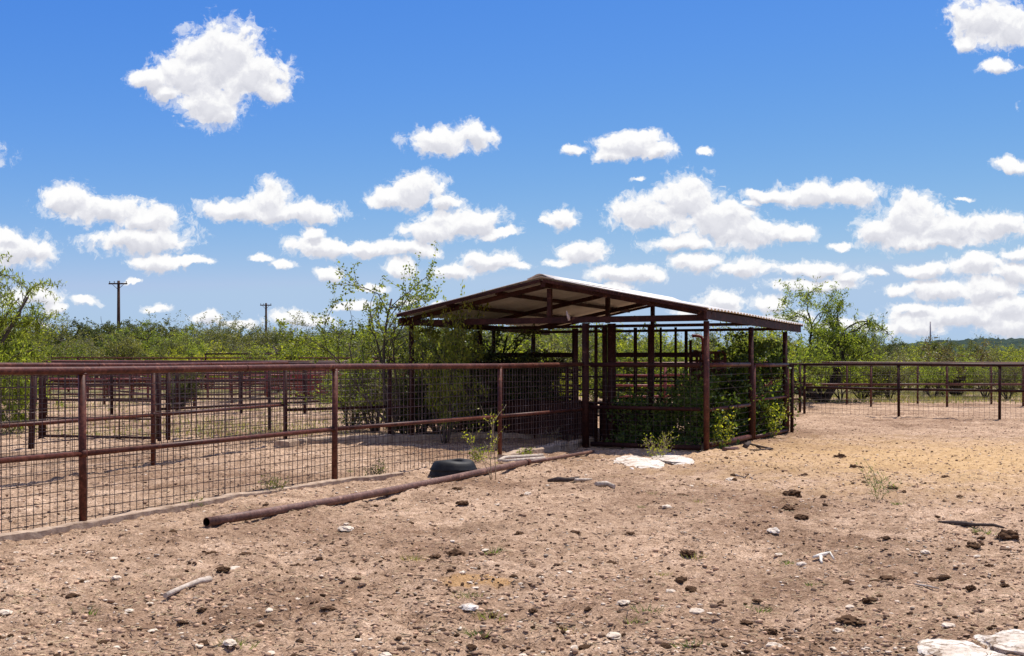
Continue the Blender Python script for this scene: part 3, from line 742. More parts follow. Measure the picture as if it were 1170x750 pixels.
# ------------------------------------------------------------------ loose things in the yard
def lump(rx, ry, rz, seed, sub=2, rough=.28, flat=.35, cell=1.0):
    import bmesh
    rng = random.Random(seed); bm = bmesh.new(); bmesh.ops.create_icosphere(bm, subdivisions=sub, radius=1)
    ph = [rng.uniform(0, 50) for _ in range(3)]
    from mathutils import noise as mn
    for v in bm.verts:
        d = mn.fractal(v.co * 1.5 * cell + Vector(ph), 1.0, 2.0, 3) * rough + mn.noise(v.co * 4.5 + Vector(ph)) * rough * .35
        v.co *= 1 + d
        if v.co.z < -flat: v.co.z = -flat + (v.co.z + flat) * .2
        v.co.x *= rx; v.co.y *= ry; v.co.z *= rz
    me = bpy.data.meshes.new('lump'); bm.to_mesh(me); bm.free(); return me
def put(name, me, mat, x, y, dz, rz, label, cat, group=None, z=None):
    me.materials.clear(); me.materials.append(mat); me.name = name
    o = bpy.data.objects.new(name, me); COL.objects.link(o); o.location = (x, y, (hz(x, y) if z is None else z) + dz); o.rotation_euler = (0, 0, rz)
    return tag(o, label, cat, group)

# long fallen pipe
pa = G(236, 603); pb = G(603, 533); pc = G(678, 519.5)
e = empty('fallen_pipe', (*pa, 0), label='long rusty brown pipe lying on the dirt in front of the nearest fence', cat='pipe'); b = Vector((*pa, 0))
mb = MB(); pts = []
for k in range(13):
    t = k / 12; x = pa[0] + (pb[0] - pa[0]) * t; y = pa[1] + (pb[1] - pa[1]) * t
    nx = Vector((pb[1] - pa[1], -(pb[0] - pa[0]))).normalized() * (.10 * math.sin(t * math.pi))
    pts.append((x + nx.x, y + nx.y, .052 - .01 * math.sin(t * 5)))
# open pipe: outer and inner wall
L_ = [Vector(p) - b for p in pts]
mb.path(L_, .046, n=16); 
mb.f = mb.f[:-2]; mb.sm = mb.sm[:-2]; no = len(mb.v)
mb.path(L_, .040, n=16); mb.f = mb.f[:-2]; mb.sm = mb.sm[:-2]
for i in range(16):
    j = (i + 1) % 16; mb.f.append((i, j, no + j, no + i)); mb.sm.append(False)
    q = 12 * 16; mb.f.append((q + i, no + q + i, no + q + j, q + j)); mb.sm.append(False)
mb.build('main_pipe', PIPEB, e)
mb = MB(); mb.path([L_[-1] - (L_[-1] - L_[-2]) * .3, Vector((*pb, .06)) - b + Vector((.3, .5, 0)), Vector((*pc, .05)) - b], [.029, .029, .027], n=12); mb.build('thin_pipe', PIPEB, e)
mb = MB(); mb.tube(L_[-1] - (L_[-1] - L_[-2]) * .15, L_[-1] + (L_[-1] - L_[-2]) * .03, .052, n=16); mb.build('coupling', RUST, e)

# rubber tyre tub
tx, ty = G(517, 546.5); tz = hz(tx, ty)
e = empty('rubber_tub', (tx, ty + .30, tz - .035), .2, 'black rubber tyre tub lying open side down behind the fallen pipe', 'tub')
prof = [(.335, -.03), (.345, .0), (.335, .045), (.318, .085), (.322, .105), (.312, .122), (.298, .155), (.28, .19), (.25, .214), (.19, .222), (.15, .222), (.125, .212), (.115, .18), (.115, -.03)]
mb = MB(); n = 56
for (r_, z_) in prof:
    for i in range(n):
        a = 2 * math.pi * i / n; w_ = 1 + .02 * math.sin(3 * a + 1) + .012 * math.sin(7 * a); mb.v.append((r_ * w_ * 1.0 * math.cos(a), r_ * w_ * math.sin(a) * .95, z_ * (1 + .05 * math.sin(2 * a))))
for k in range(len(prof) - 1):
    for i in range(n): j = (i + 1) % n; mb.f.append((k * n + i, k * n + j, (k + 1) * n + j, (k + 1) * n + i)); mb.sm.append(True)
mb.build('body', RUBBER, e)
mb = MB(); m_ = 40
for k in range(m_ + 1):
    a = 2 * math.pi * k / m_; mb.v += [(.322 * math.cos(a), .306 * math.sin(a), .09), (.332 * math.cos(a), .316 * math.sin(a), .10), (.322 * math.cos(a), .306 * math.sin(a), .112)]
for k in range(m_): o = k * 3; mb.f += [(o, o + 3, o + 4, o + 1), (o + 1, o + 4, o + 5, o + 2)]; mb.sm += [True, True]
mb.build('tread_ridge', RUBBER, e)

# folded pale conduit beside the footing
a = G(578, 531); b_ = G(622, 527.5); c_ = G(578, 526.5); d_ = G(620, 524.5)
mb = MB(); mb.path([(*b_, .05), (*a, .05), (a[0] - .1, a[1] + .12, .05), (c_[0] - .02, c_[1] - .1, .055), (*d_, .055)], .032, n=10)
tag(mb.build('conduit', WOODG), 'pale grey bar bent double, lying between the footing and the fallen pipe', 'pipe')

# limestone slabs
def slab(px0, px1, py0, py1, hgt, seed, label, mat=LIME, n=26):
    import bmesh
    from mathutils import noise as mn
    a = G((px0 + px1) / 2, py1); c = G((px0 + px1) / 2, py0); cx = (a[0] + c[0]) / 2; cy = (a[1] + c[1]) / 2
    rx = (px1 - px0) / 2 * cy / F; ry = max((c[1] - a[1]) / 2, .1)
    me = lump(rx, ry, hgt, seed, 4, .30, .2, .9)
    for v in me.vertices:
        if v.co.z > hgt * .45: v.co.z = hgt * .45 + (v.co.z - hgt * .45) * .35
        v.co.z += .012 * mn.noise(Vector((v.co.x * 6, v.co.y * 6, seed)))
    return put('limestone_slab', me, mat, cx, cy, -.018, 0, label, 'rock')
slab(700, 755, 523, 537, .085, 11, 'flat white limestone slab beside the yellow weed, left one of the pair')
slab(745, 790, 520, 533, .14, 12, 'humped white limestone slab behind the yellow weed, right one of the pair')
slab(1117, 1215, 724, 752, .11, 13, 'large pale limestone slab cut by the right edge at the bottom corner')
slab(1058, 1150, 738, 775, .09, 14, 'pale limestone slab at the bottom edge, left of the corner slab')
slab(792, 815, 519, 523, .05, 15, 'small flat pale stone under the shelter corner post', STONE)

# bone-coloured stick, Y bone, dark branch and other sticks
def stick(pts, rs, mat, name, label, cat, n=8, group=None):
    p0 = pts[0]; base_ = Vector((p0[0], p0[1], hz(p0[0], p0[1]))); mb = MB()
    hs_ = [hz(p[0], p[1]) for p in pts]; m_n = len(pts) - 1
    up_ = max(h_ - (hs_[0] + (hs_[-1] - hs_[0]) * i_ / m_n) for i_, h_ in enumerate(hs_)) * .6
    mb.path([Vector((p[0], p[1], hs_[0] + (hs_[-1] - hs_[0]) * i_ / m_n + up_ + p[2] * .8)) - base_ for i_, p in enumerate(pts)], rs, n=n); o = mb.build(name, mat); o.location = base_
    return tag(o, label, cat, group)
def gp_(px, py, z=.02): return (*G(px, py), z)
stick([gp_(189, 684, .035), gp_(200, 679, .04), gp_(214, 673, .04), gp_(228, 668, .045), gp_(240, 665, .04)], [.018, .017, .018, .021, .024], WOODG, 'wood_stick', 'pale bleached stick lying in the left foreground', 'stick', 10)
me_pts = [gp_(929, 640, .03), gp_(936, 639, .035), gp_(942, 638, .04), gp_(948, 636, .05), gp_(953, 639, .03)]
bn = empty('forked_bone', (*G(938, 641), 0), label='white forked bone lying in the right foreground', cat='bone'); bb = Vector((*G(938, 641), 0))
for nm, pts, rs in (('shaft', me_pts, [.010, .015, .017, .013, .008]), ('prong', [gp_(938, 639.5, .035), gp_(938, 643, .03), gp_(939, 646, .02)], [.014, .011, .008])):
    mb = MB(); mb.path([Vector((p[0], p[1], p[2] + hz(p[0], p[1]))) - bb for p in pts], rs); mb.build(nm, BONE, bn)
stick([gp_(1072, 598.5, .03), gp_(1088, 600, .03), gp_(1095, 601, .03), gp_(1115, 603, .03), gp_(1135, 603.5, .03), gp_(1147, 606, .02)], [.008, .022, .026, .016, .015, .010], WOODD, 'dead_branch', 'dark dead branch lying on the dirt near the right edge', 'branch')
stick([gp_(626, 554, .03), gp_(637, 554.5, .05), gp_(648, 556, .05), gp_(660, 553, .03)], [.018, .035, .028, .02], WOODD, 'dead_branch', 'short dark charred log below the end of the fallen pipe', 'branch')
stick([gp_(648, 554.5, .03), gp_(662, 554, .035), gp_(676, 552, .03)], [.02, .02, .012], WOODG, 'wood_stick', 'thin grey stick touching the short charred log', 'stick')
stick([gp_(681, 559, .02), gp_(693, 557.5, .03), gp_(702, 558.5, .02)], [.03, .035, .025], WOODG, 'wood_stick', 'flat grey piece of wood right of the charred log', 'stick')
stick([gp_(827, 517.5, .04), gp_(842, 514, .05)], [.035, .035], PIPEB, 'pipe_offcut', 'short rusty pipe offcut lying outside the shelter right wall', 'pipe', 10)
stick([gp_(851, 512, .03), gp_(856, 508, .05)], [.045, .045], WOODD, 'log_stub', 'short pale log stub standing against the shelter gate post', 'log', 10)
stick([gp_(856, 509, .03), gp_(870, 512, .03), gp_(883, 514, .03)], [.015, .02, .015], WOODD, 'dead_branch', 'upper of two dark crossed sticks by the shelter gate', 'branch')
stick([gp_(857, 515, .03), gp_(872, 516, .03), gp_(880, 515.5, .03)], [.012, .015, .03], WOODD, 'dead_branch', 'lower of two dark crossed sticks by the shelter gate', 'branch')
stick([gp_(1045, 674, .015), gp_(1060, 675, .02), gp_(1073, 675.5, .015)], [.006, .008, .006], WOODG, 'twig', 'thin grey twig on the dirt in the right foreground', 'stick', 6)
stick([gp_(760, 727, .02), gp_(772, 731, .02)], [.012, .01], WOODD, 'twig', 'small dark twig at the bottom centre right', 'stick', 6)
stick([gp_(840, 545, .02), gp_(850, 548, .02), gp_(856, 544, .02), gp_(860, 549, .02)], [.012] * 4, WOODG, 'twig', 'crooked pale twig in front of the shelter right wall', 'stick', 6)

# single stones and clods that the photograph shows clearly: px, py(base), half width px, label
stones = [(536, 691, 11, 'smooth oval white stone just below the orange straw patch'), (884, 608, 10, 'bright white flat stone right of centre in the yard'),
 (916, 645, 6, 'round white stone left of the forked bone'), (890, 632, 5, 'small white stone between the flat stone and the forked bone'),
 (1057, 632, 6, 'white stone left of the dark clods near the right edge'), (796, 699, 9, 'rounded pale stone in the lower centre right'),
 (701, 725, 9, 'grey white stone beside dark clods at the bottom centre'), (885, 745, 9, 'craggy white stone at the bottom, below the dark clods'),
 (971, 692, 6, 'upright white chip left of the long dark clod'), (268, 646, 8, 'white stone beside the dark clump in the left foreground'),
 (395, 604, 9, 'grey white stone beside the long fallen pipe'), (186, 625, 5, 'small white stone left of the clump below the pipe'),
 (133, 660, 6, 'small white stone in the far left foreground'), (603, 568, 5, 'white stone with a dark base, below the charred log'),
 (766, 672, 6, 'small pale stone in the centre right foreground'), (713, 690, 7, 'flat pale stone in the middle of the foreground'),
 (262, 741, 9, 'pale stone at the bottom left of the yard'), (958, 717, 6, 'white stone near the bottom right twig'),
 (656, 735, 6, 'pale stone at the bottom centre'), (440, 748, 8, 'pale flat stone at the bottom edge left of centre'),
 (5, 700, 8, 'pale stone at the left edge of the yard'), (835, 549, 7, 'pale flat stone near the crooked twig'),
 (762, 581, 5, 'pale stone by the small green weed in the centre'), (1083, 720, 7, 'flat white stone above the bottom right slabs')]
for k, (px, py, hw, lab) in enumerate(stones):
    x, y = G(px, py); s = hw * y / F
    put('stone', lump(s, s * random.Random(k).uniform(.7, 1.1), s * .45, 100 + k, 3, .32, .2, 1.0), STONE if k > 2 else LIME, x, y, .012, k * 1.3, lab, 'stone')
clods = [(521, 632, 11, 'large grey brown clod left of centre in the yard', .75), (497, 635, 8, 'pale streaked clod left of the large grey one', .6),
 (242, 632, 9, 'broad dark clump below the end of the fallen pipe', .5), (281, 630, 12, 'long dark crumbly clump right of the broad one', .45), (236, 641, 0, '', 0), (255, 655, 8, 'dark clod just above the bleached stick', .8),
 (95, 661, 5, 'dark clod at the far left of the foreground', .9), (343, 716, 7, 'dark dry clod lower left', .7), (375, 695, 10, 'flat shaggy dung pat left of centre', .4), (785, 633, 9, 'dark dung with grass growing beside it, centre right', .8),
 (780, 659, 7, 'dark clod below the grassy dung', .9), (901, 579, 10, 'grey dung clod right of the shelter', .6), (905, 565, 13, 'heaped dark dung below the shelter gate', .9), (915, 590, 9, 'brown clod below the grey dung clod', .7),
 (975, 538, 6, 'dark round clod on the yellow hay', 1.0), (960, 522, 9, 'brown dung heap at the edge of the yellow hay', .7), (1112, 627, 10, 'rounded dark dung at the right side', .8), (1152, 619, 13, 'biggest dark dung heap near the right edge', .9),
 (1130, 645, 8, 'dark clod below the pair at the right edge', .9), (1110, 673, 7, 'round brown pat standing up near the right edge', 1.2), (1013, 618, 6, 'dark clod right of the forked bone', .8), (1003, 627, 6, 'smaller clod beside the dark one right of the forked bone', .6),
 (1013, 660, 10, 'flat dark clod below the forked bone', .45), (994, 685, 10, 'dark oval dung in the lower right foreground', .7), (1005, 681, 5, 'small clod beside the dark oval dung', .7), (970, 708, 18, 'long dark dung strip in the lower right foreground', .4),
 (881, 718, 9, 'very dark rounded clod at the bottom right of centre', .8), (853, 708, 9, 'brown flat clod left of the very dark one', .5), (773, 659, 0, '', 0), (609, 698, 7, 'dark clod beside the smooth oval stone', .8),
 (562, 633, 6, 'split dark clod right of the large grey clod', .6), (536, 657, 0, '', 0), (522, 561, 7, 'dark clod just under the fallen pipe, below the tub', .6), (528, 575, 10, 'loose dung heap under the fallen pipe', .5), (657, 607, 8, 'loose brown dung in the middle of the yard', .5), (685, 605, 0, '', 0),
 (593, 608, 6, 'dark round clod in the middle of the yard', .9), (720, 611, 7, 'dark clod right of the yard middle', .7), (780, 567, 9, 'flat brown dung below the white slabs', .4), (865, 687, 7, 'brown clod left in the lower right foreground', .6), (775, 645, 0, '', 0),
 (1152, 560, 0, '', 0), (1080, 548, 6, 'small clod out on the yellow hay', .6), (1020, 560, 7, 'clod at the front of the yellow hay patch', .6), (475, 748, 8, 'dark clod at the bottom edge left of centre', .7), (407, 660, 6, 'dark clod at the left of the shaggy pat', .6), (1148, 668, 6, 'dark clod with pale rim at the right edge', .8)]
for k, (px, py, hw, lab, fl) in enumerate(clods):
    if not hw: continue
    x, y = G(px, py); s = .88 * hw * y / F
    put('dung_clod', lump(s, s * .8, s * .62 * fl, 300 + k, 3, .55, .3, 1.6), DUNG, x, y, .012, k * .7, lab, 'dung')

# smaller clods and stones nobody could tell apart, still one object each
rng = random.Random(77)
cm = [lump(1, .85, .6, 500 + k, 2, .5, .3, 1.5) for k in range(6)]; smm = [lump(1, .8, .45, 600 + k, 2, .32, .2, 1.0) for k in range(6)]
for m_ in cm: m_.materials.append(DUNG); m_.name = 'dung_clod'
for m_ in smm: m_.materials.append(STONE); m_.name = 'stone'
def in_yard(x, y):
    q = Vector((x, y, 0)) - O; t = q.dot(U); s = q.dot(W)
    return (s < sA + .0 and t < -.4) or s < -.4
def scatter(n, meshes, name, smin, smax, label, cat, group, ymin=6.2, ymax=24):
    k = 0
    while k < n:
        y = ymin + (ymax - ymin) * rng.random() ** 1.5; x = XD(rng.uniform(-15, 1185), y)
        if not in_yard(x, y) or vn(np.array(x * .45), np.array(y * .45), 33) < rng.uniform(-.5, .15): continue
        o = bpy.data.objects.new(name, meshes[k % len(meshes)]); COL.objects.link(o); s = smin + (smax - smin) * rng.random() ** 2.2
        o.location = (x, y, hz(x, y) + s * .1); o.rotation_euler = (rng.uniform(-.2, .2), rng.uniform(-.2, .2), rng.uniform(0, 6.28)); o.scale = (s, s * rng.uniform(.7, 1.2), s * rng.uniform(.6, 1.1))
        tag(o, label, cat, group); k += 1
scatter(230, cm, 'dung_clod', .016, .05, 'small dark crumb of dry dung lying loose on the yard dirt', 'dung', 'small dung crumbs strewn over the yard')
scatter(170, smm, 'stone', .013, .036, 'small pale stone lying loose on the yard dirt', 'stone', 'small pale stones strewn over the yard')

# gravel and crumbs: uncountable
def gravel(n, seed, name, mat, smin, smax, pw, label, flat=.6, ymin=5.6, ymax=36, thr=None):
    g = np.random.default_rng(seed)
    import bmesh
    bm = bmesh.new(); bmesh.ops.create_icosphere(bm, subdivisions=1, radius=1); bv = np.array([v.co[:] for v in bm.verts]); bf = np.array([[v.index for v in f.verts] for f in bm.faces]); bm.free()
    y = ymin + (ymax - ymin) * g.random(n) ** 1.7; x = (g.uniform(-30, 1200, n) - 585) * y / F
    if thr is not None:
        keep = vn(x * thr, y * thr, seed) + .5 * vn(x * thr * 3.1, y * thr * 3.1, seed + 50) + .30 * g.uniform(-1, 1, n) > -.02; x = x[keep]; y = y[keep]; n = len(x)
    s = smin + (smax - smin) * g.random(n) ** pw
    z = height(x, y)
    jit = 1 + g.uniform(-.38, .38, (n, 12, 1)); V = bv[None] * jit
    sc = np.stack([s * g.uniform(.8, 1.5, n), s * g.uniform(.7, 1.2, n), s * g.uniform(.35, 1, n) * flat], -1)[:, None, :]
    V = V * sc; a = g.uniform(0, 6.28, n); c, s_ = np.cos(a)[:, None], np.sin(a)[:, None]
    X = V[..., 0] * c - V[..., 1] * s_ + x[:, None]; Y = V[..., 0] * s_ + V[..., 1] * c + y[:, None]; Z = V[..., 2] + (z + s * .12)[:, None]
    VV = np.stack([X, Y, Z], -1).reshape(-1, 3); FF = (bf[None] + (np.arange(n) * 12)[:, None, None]).reshape(-1, 3)
    tag(np_mesh(name, VV, FF, mat), label, 'gravel' if mat is GRAV else 'dirt', kind='stuff')
gravel(26000, 3, 'pale_gravel', GRAV, .0035, .019, 3.6, 'fine pale gravel and stone chips strewn over the dirt', thr=.8)
gravel(34000, 4, 'soil_crumbs', SOIL, .004, .024, 2.6, 'loose brown soil crumbs kicked up by hooves', .8)
gravel(22000, 5, 'dung_crumbs', DUNG, .0035, .017, 3.4, 'fine dark crumbs of trampled dung', .8, thr=.9)

def litter(n, seed, name, mat, label, lmin, lmax, w):
    g = np.random.default_rng(seed); y = 5.6 + 24 * g.random(n) ** 1.6; x = (g.uniform(-30, 1200, n) - 585) * y / F
    keep = vn(x * .7, y * .7, seed) + .3 * g.uniform(-1, 1, n) > 0; x, y = x[keep], y[keep]; n = len(x)
    a = g.uniform(0, 6.28, n); l = g.uniform(lmin, lmax, n) / 2; d = np.stack([np.cos(a), np.sin(a), g.normal(0, .18, n)], -1) * l[:, None]
    c = np.stack([x, y, height(x, y) + .006], -1); q = np.stack([-np.sin(a), np.cos(a), 0 * a], -1) * w; k = np.array([0, 0, w * 1.6])
    V = np.stack([c - d - q, c - d + q, c - d + k, c + d - q, c + d + q, c + d + k], 1).reshape(-1, 3)
    t = np.array([[0, 1, 4, 3], [1, 2, 5, 4], [2, 0, 3, 5]]); FF = (t[None] + (np.arange(n) * 6)[:, None, None]).reshape(-1, 4)
    tag(np_mesh(name, V, FF, mat), label, 'litter', kind='stuff')
STRAW = m_simple('dry_straw', (.36, .25, .13), (.62, .50, .32), 20, .9, .05, .2, .002, .3)
litter(11000, 91, 'straw_litter', STRAW, 'short bits of dry straw and twig trodden into the dirt', .02, .07, .0022)
litter(5000, 92, 'bark_litter', WOODD, 'short dark bits of twig and bark trodden into the dirt', .02, .08, .003)

# ------------------------------------------------------------------ foliage tools
def leaf_mesh(name, C, l, w, mat, parent, rngs, droop=0.0, fold=True):
    """rhombic leaves, one island each"""
    C = np.asarray(C, float); n = len(C); g = np.random.default_rng(rngs)
    a = g.normal(size=(n, 3)); a[:, 2] -= droop; a /= np.linalg.norm(a, axis=1)[:, None]
    b = np.cross(a, g.normal(size=(n, 3))); b /= np.linalg.norm(b, axis=1)[:, None]
    s = g.uniform(.6, 1.35, (n, 1)); A = a * l * s * .5; B_ = b * w * s * .5
    V = np.stack([C - A, C + B_ - A * .1, C + A, C - B_ - A * .1], 1).reshape(-1, 3)
    Fq = np.arange(4 * n).reshape(-1, 4)
    return np_mesh(name, V, Fq, mat, parent)
def grow(p, d, L, r, depth, rg, cfg, mb, tips, lvl=0):
    n = cfg.get('seg', 5); pts = [p.copy()]; rs = [r]; q = p.copy(); dd = d.normalized()
    for i in range(n):
        w = cfg['wander'] * (1 + .5 * lvl)
        dd = (dd + Vector((rg.gauss(0, w), rg.gauss(0, w), rg.gauss(0, w) + cfg['up'][min(lvl, len(cfg['up']) - 1)]))).normalized()
        q = q + dd * (L / n); pts.append(q.copy()); rs.append(max(r * (1 - .62 * (i + 1) / n), .002))
    mb.path(pts, rs, n=7 if lvl == 0 else (5 if lvl == 1 else 3))
    if depth == 0:
        for i in range(len(pts) - 1):
            for _ in range(cfg['per']): t = rg.random(); tips.append(pts[i].lerp(pts[i + 1], t))
        return
    nc = cfg['kids'][min(lvl, len(cfg['kids']) - 1)]
    for k in range(nc):
        t = rg.uniform(cfg.get('t0', .3), 1.0); i = min(int(t * n), n - 1); b = pts[i].lerp(pts[i + 1], t * n - i)
        ax = (pts[i + 1] - pts[i]).normalized(); side = ax.cross(Vector((rg.gauss(0, 1), rg.gauss(0, 1), rg.gauss(0, 1)))).normalized()
        nd_ = (ax * rg.uniform(.35, 1.0) + side * cfg['spread'] * rg.uniform(.6, 1.2)).normalized()
        grow(b, nd_, L * cfg['ratio'] * rg.uniform(.7, 1.15), rs[i] * .6, depth - 1, rg, cfg, mb, tips, lvl + 1)
def plant(name, loc, seed, stems, cfg, leafmat, barkmat, l, w, nleaf, jit, label, cat, group=None, droop=0, bname='trunk', lname='crown', extra=None):
    """stems: list of (offset, direction, length, radius, depth)"""
    rg = random.Random(seed); e = empty(name, loc, label=label, cat=cat, group=group); mb = MB(); tips = []
    for (o_, d_, L_, r_, dep) in stems: grow(Vector(o_), Vector(d_), L_, r_, dep, rg, cfg, mb, tips)
    mb.build(bname, barkmat, e)
    T = np.array([t[:] for t in tips]); g = np.random.default_rng(seed)
    idx = g.integers(0, len(T), nleaf); C = T[idx] + g.normal(size=(nleaf, 3)) * jit
    C = C[C[:, 2] > .02]
    leaf_mesh(lname, C, l, w, leafmat, e, seed + 1, droop)
    return e
def copytree(o, loc, rz, sc):
    c = o.copy(); COL.objects.link(c); c.location = loc; c.rotation_euler = (0, 0, rz); c.scale = sc
    for ch in list(o.children):
        d = ch.copy(); COL.objects.link(d); d.parent = c
    return c

def ring(n, rg, tilt, L, r, dep, rad=.15):
    out = []
    for k in range(n):
        a = k / n * 6.283 + rg.uniform(-.4, .4); t = tilt * rg.uniform(.3, 1.2)
        out.append(((rad * math.cos(a) * rg.random(), rad * math.sin(a) * rg.random(), -.05), (math.cos(a) * t, math.sin(a) * t, 1), L * rg.uniform(.7, 1.1), r * rg.uniform(.7, 1.1), dep))
    return out
rg = random.Random(5)
CB = dict(seg=4, wander=.14, up=(.06, .05, .03), per=4, kids=(9, 7), spread=.9, ratio=.5, t0=.15)
CJ = dict(seg=4, wander=.08, up=(.1, .12, .12), per=3, kids=(12, 6), spread=.9, ratio=.42, t0=.05)
CM = dict(seg=5, wander=.17, up=(.03, .02, -.04), per=3, kids=(7, 6), spread=.95, ratio=.55, t0=.25)

# prototypes (about 3 m high); the first placed instance is the prototype itself
protos = {}
def proto(key, *a, **k): protos.setdefault(key, []).append(plant(*a, **k))
for s in range(3):
    proto('green', 'scrub_bush', (0, 0, 0), 40 + s, ring(7, rg, .75, 2.5, .045, 2), CB, LF_GRN, BARK, .11, .055, 7500, .06, 'x', 'bush')
for s in range(3):
    proto('juniper', 'juniper_tree', (0, 0, 0), 50 + s, ring(6, rg, .33, 3.0, .07, 2, .3), CJ, LF_JUN, BARKD, .13, .05, 9500, .06, 'x', 'tree')
for s in range(2):
    proto('olive', 'scrub_bush', (0, 0, 0), 60 + s, ring(7, rg, .6, 2.6, .045, 2), CB, LF_OLIVE, BARK, .10, .045, 6500, .06, 'x', 'bush')
for s in range(2):
    proto('mesq', 'mesquite_tree', (0, 0, 0), 70 + s, ring(4, rg, .7, 2.7, .07, 2), CM, LF_MESQ, BARKD, .14, .03, 7000, .06, 'x', 'tree', droop=.5)
for s in range(2):
    proto('bare', 'bare_bush', (0, 0, 0), 80 + s, ring(9, rg, .5, 2.2, .03, 2), CB, LF_OLIVE, WOODG, .07, .03, 900, .08, 'x', 'bush')
proto('yellow', 'scrub_bush', (0, 0, 0), 90, ring(7, rg, .8, 2.3, .04, 2), CB, LF_YEL, BARK, .11, .05, 7500, .06, 'x', 'bush')
usedp = set()
META = {'green': ('fresh green scrub bush in the thicket beyond the fences', 'green bushes beyond the fences'),
        'juniper': ('dark green juniper in the far tree line', 'junipers in the far tree line'),
        'olive': ('olive green scrub bush in the far tree line', 'olive scrub in the far tree line'),
        'mesq': ('loose pale green mesquite in the far tree line', 'mesquites in the far tree line'),
        'bare': ('grey nearly leafless bush among the far scrub', 'grey leafless bushes among the scrub'),
        'yellow': ('bright yellow green bush low in front of the tree line', 'yellow green bushes before the tree line')}
def place(key, px, d, hgt, wid=None, label=None, rz=None, group=True):
    P_ = protos[key]; i = rng.randrange(len(P_)); src = P_[i]; loc = (XD(px, d), d, 0)
    base_h = 3.0; s = hgt / base_h; sw = (wid or s * rng.uniform(.9, 1.25)) if wid is None else wid / 3.0
    rz = rng.uniform(0, 6.28) if rz is None else rz
    if (key, i) not in usedp:
        usedp.add((key, i)); o = src; o.location = loc; o.rotation_euler = (0, 0, rz); o.scale = (sw, sw, s)
    else: o = copytree(src, loc, rz, (sw, sw, s))
    if label:
        o['label'] = label
        if 'group' in o: del o['group']
    else:
        o['label'] = META[key][0]; o['group'] = META[key][1]
    return o
def hfor(py, d): return ZD(py, d)
# left tree line
rng = random.Random(11)
for (d, n, kinds, ylo, yhi) in ((66, 20, ('olive', 'bare', 'mesq', 'olive', 'green', 'yellow'), 398, 390), (78, 24, ('olive', 'olive', 'bare', 'juniper', 'mesq'), 390, 381), (92, 32, ('juniper', 'olive', 'olive', 'juniper'), 386, 377), (120, 36, ('juniper', 'olive'), 383, 375)):
    for k in range(n):
        px = -120 + (700 + 120) * (k + rng.uniform(.1, .9)) / n; dd = d * rng.uniform(.94, 1.06)
        key = rng.choice(kinds); py = rng.uniform(yhi, ylo) + (4 if 230 < px < 420 else 0) + (-5 if 60 < px < 240 and rng.random() < .3 else 0)
        if key in ('yellow', 'bare', 'green'): py += 6
        place(key, px, dd, max(hfor(py + 4, dd), 1.5) * (1.0 if key == 'juniper' else 1.22), wid=3.0 * max(hfor(py, dd), 1.5) / 3.0 * rng.uniform(1.15, 1.5))
for px, d, py, wd, lab in ((212, 66, 393, 2.6, 'yellow green bush below the taller junipers, right of the utility pole'), (190, 64, 399, 1.6, 'smaller yellow green bush left of its twin by the utility pole'), (240, 65, 396, 2.2, 'yellow green bush at the right of the three behind the left pens')):
    place('yellow', px, d, hfor(py, d) * .95, wd, lab)
for px, d, py, wd, lab in ((335, 62, 392, 3.4, 'broad bright green bush below the far utility pole'), (358, 64, 396, 2.4, 'bright green bush right of the broad one below the far utility pole'), (312, 60, 400, 1.8, 'low bright green bush left of the far utility pole foot')):
    place('green', px, d, hfor(py, d) * .97, wd, lab)
place('juniper', 205, 38, 1.15, 1.4, 'low dark bush standing inside the left pens')
# right thicket
for (d, n, kinds, ylo, yhi) in ((47, 15, ('green', 'yellow', 'green', 'olive', 'mesq'), 404, 393), (55, 16, ('green', 'olive', 'green', 'mesq', 'bare'), 398, 390), (66, 16, ('green', 'olive', 'mesq'), 394, 388), (84, 16, ('olive', 'juniper', 'green'), 392, 386), (120, 18, ('juniper', 'olive'), 391, 386)):
    for k in range(n):
        px = 690 + (1290 - 690) * (k + rng.uniform(.1, .9)) / n; dd = d * rng.uniform(.96, 1.04)
        py = rng.uniform(yhi, ylo)
        place(rng.choice(kinds), px, dd, max(hfor(py + (7 if px > 1030 else 0) + (2 if d < 60 else 0), dd), 1.0) * .95)
protos['brown'] = [plant('scrub_tree', (0, 0, 0), 95, ring(8, rg, .75, 2.5, .06, 2), CB, LF_BRN, BARK, .10, .05, 9500, .07, 'x', 'tree')]
place('brown', 1094, 50, hfor(386, 50) * 1.0, 2.9, 'rounded olive brown tree standing above the right thicket')
# green bushes right behind the shelter
for px, d, h_, wd, key, lab in ((520, 31, 2.35, 2.6, 'green', 'leafy bush behind the left side of the shelter'), (575, 33, 2.5, 2.8, 'green', 'leafy bush behind the inner pen panel'), (630, 34, 2.35, 2.6, 'olive', 'olive bush behind the middle of the shelter'), (700, 36, 2.3, 2.8, 'green', 'leafy bush behind the thick inner post'),
        (655, 37, 2.4, 2.4, 'mesq', 'loose mesquite behind the middle of the shelter'), (745, 37, 2.3, 2.8, 'green', 'leafy bush behind the right half of the shelter'), (800, 35, 2.35, 2.8, 'green', 'bright bush behind the right corner of the shelter'), (850, 34, 2.3, 2.4, 'green', 'bush behind the shelter gate'), (608, 30.5, 1.9, 1.8, 'yellow', 'yellow green bush glowing behind the inner pen panel'), (880, 38, 2.2, 2.6, 'mesq', 'loose mesquite left of the big branching tree')):
    place(key, px, d, h_, wd, lab)

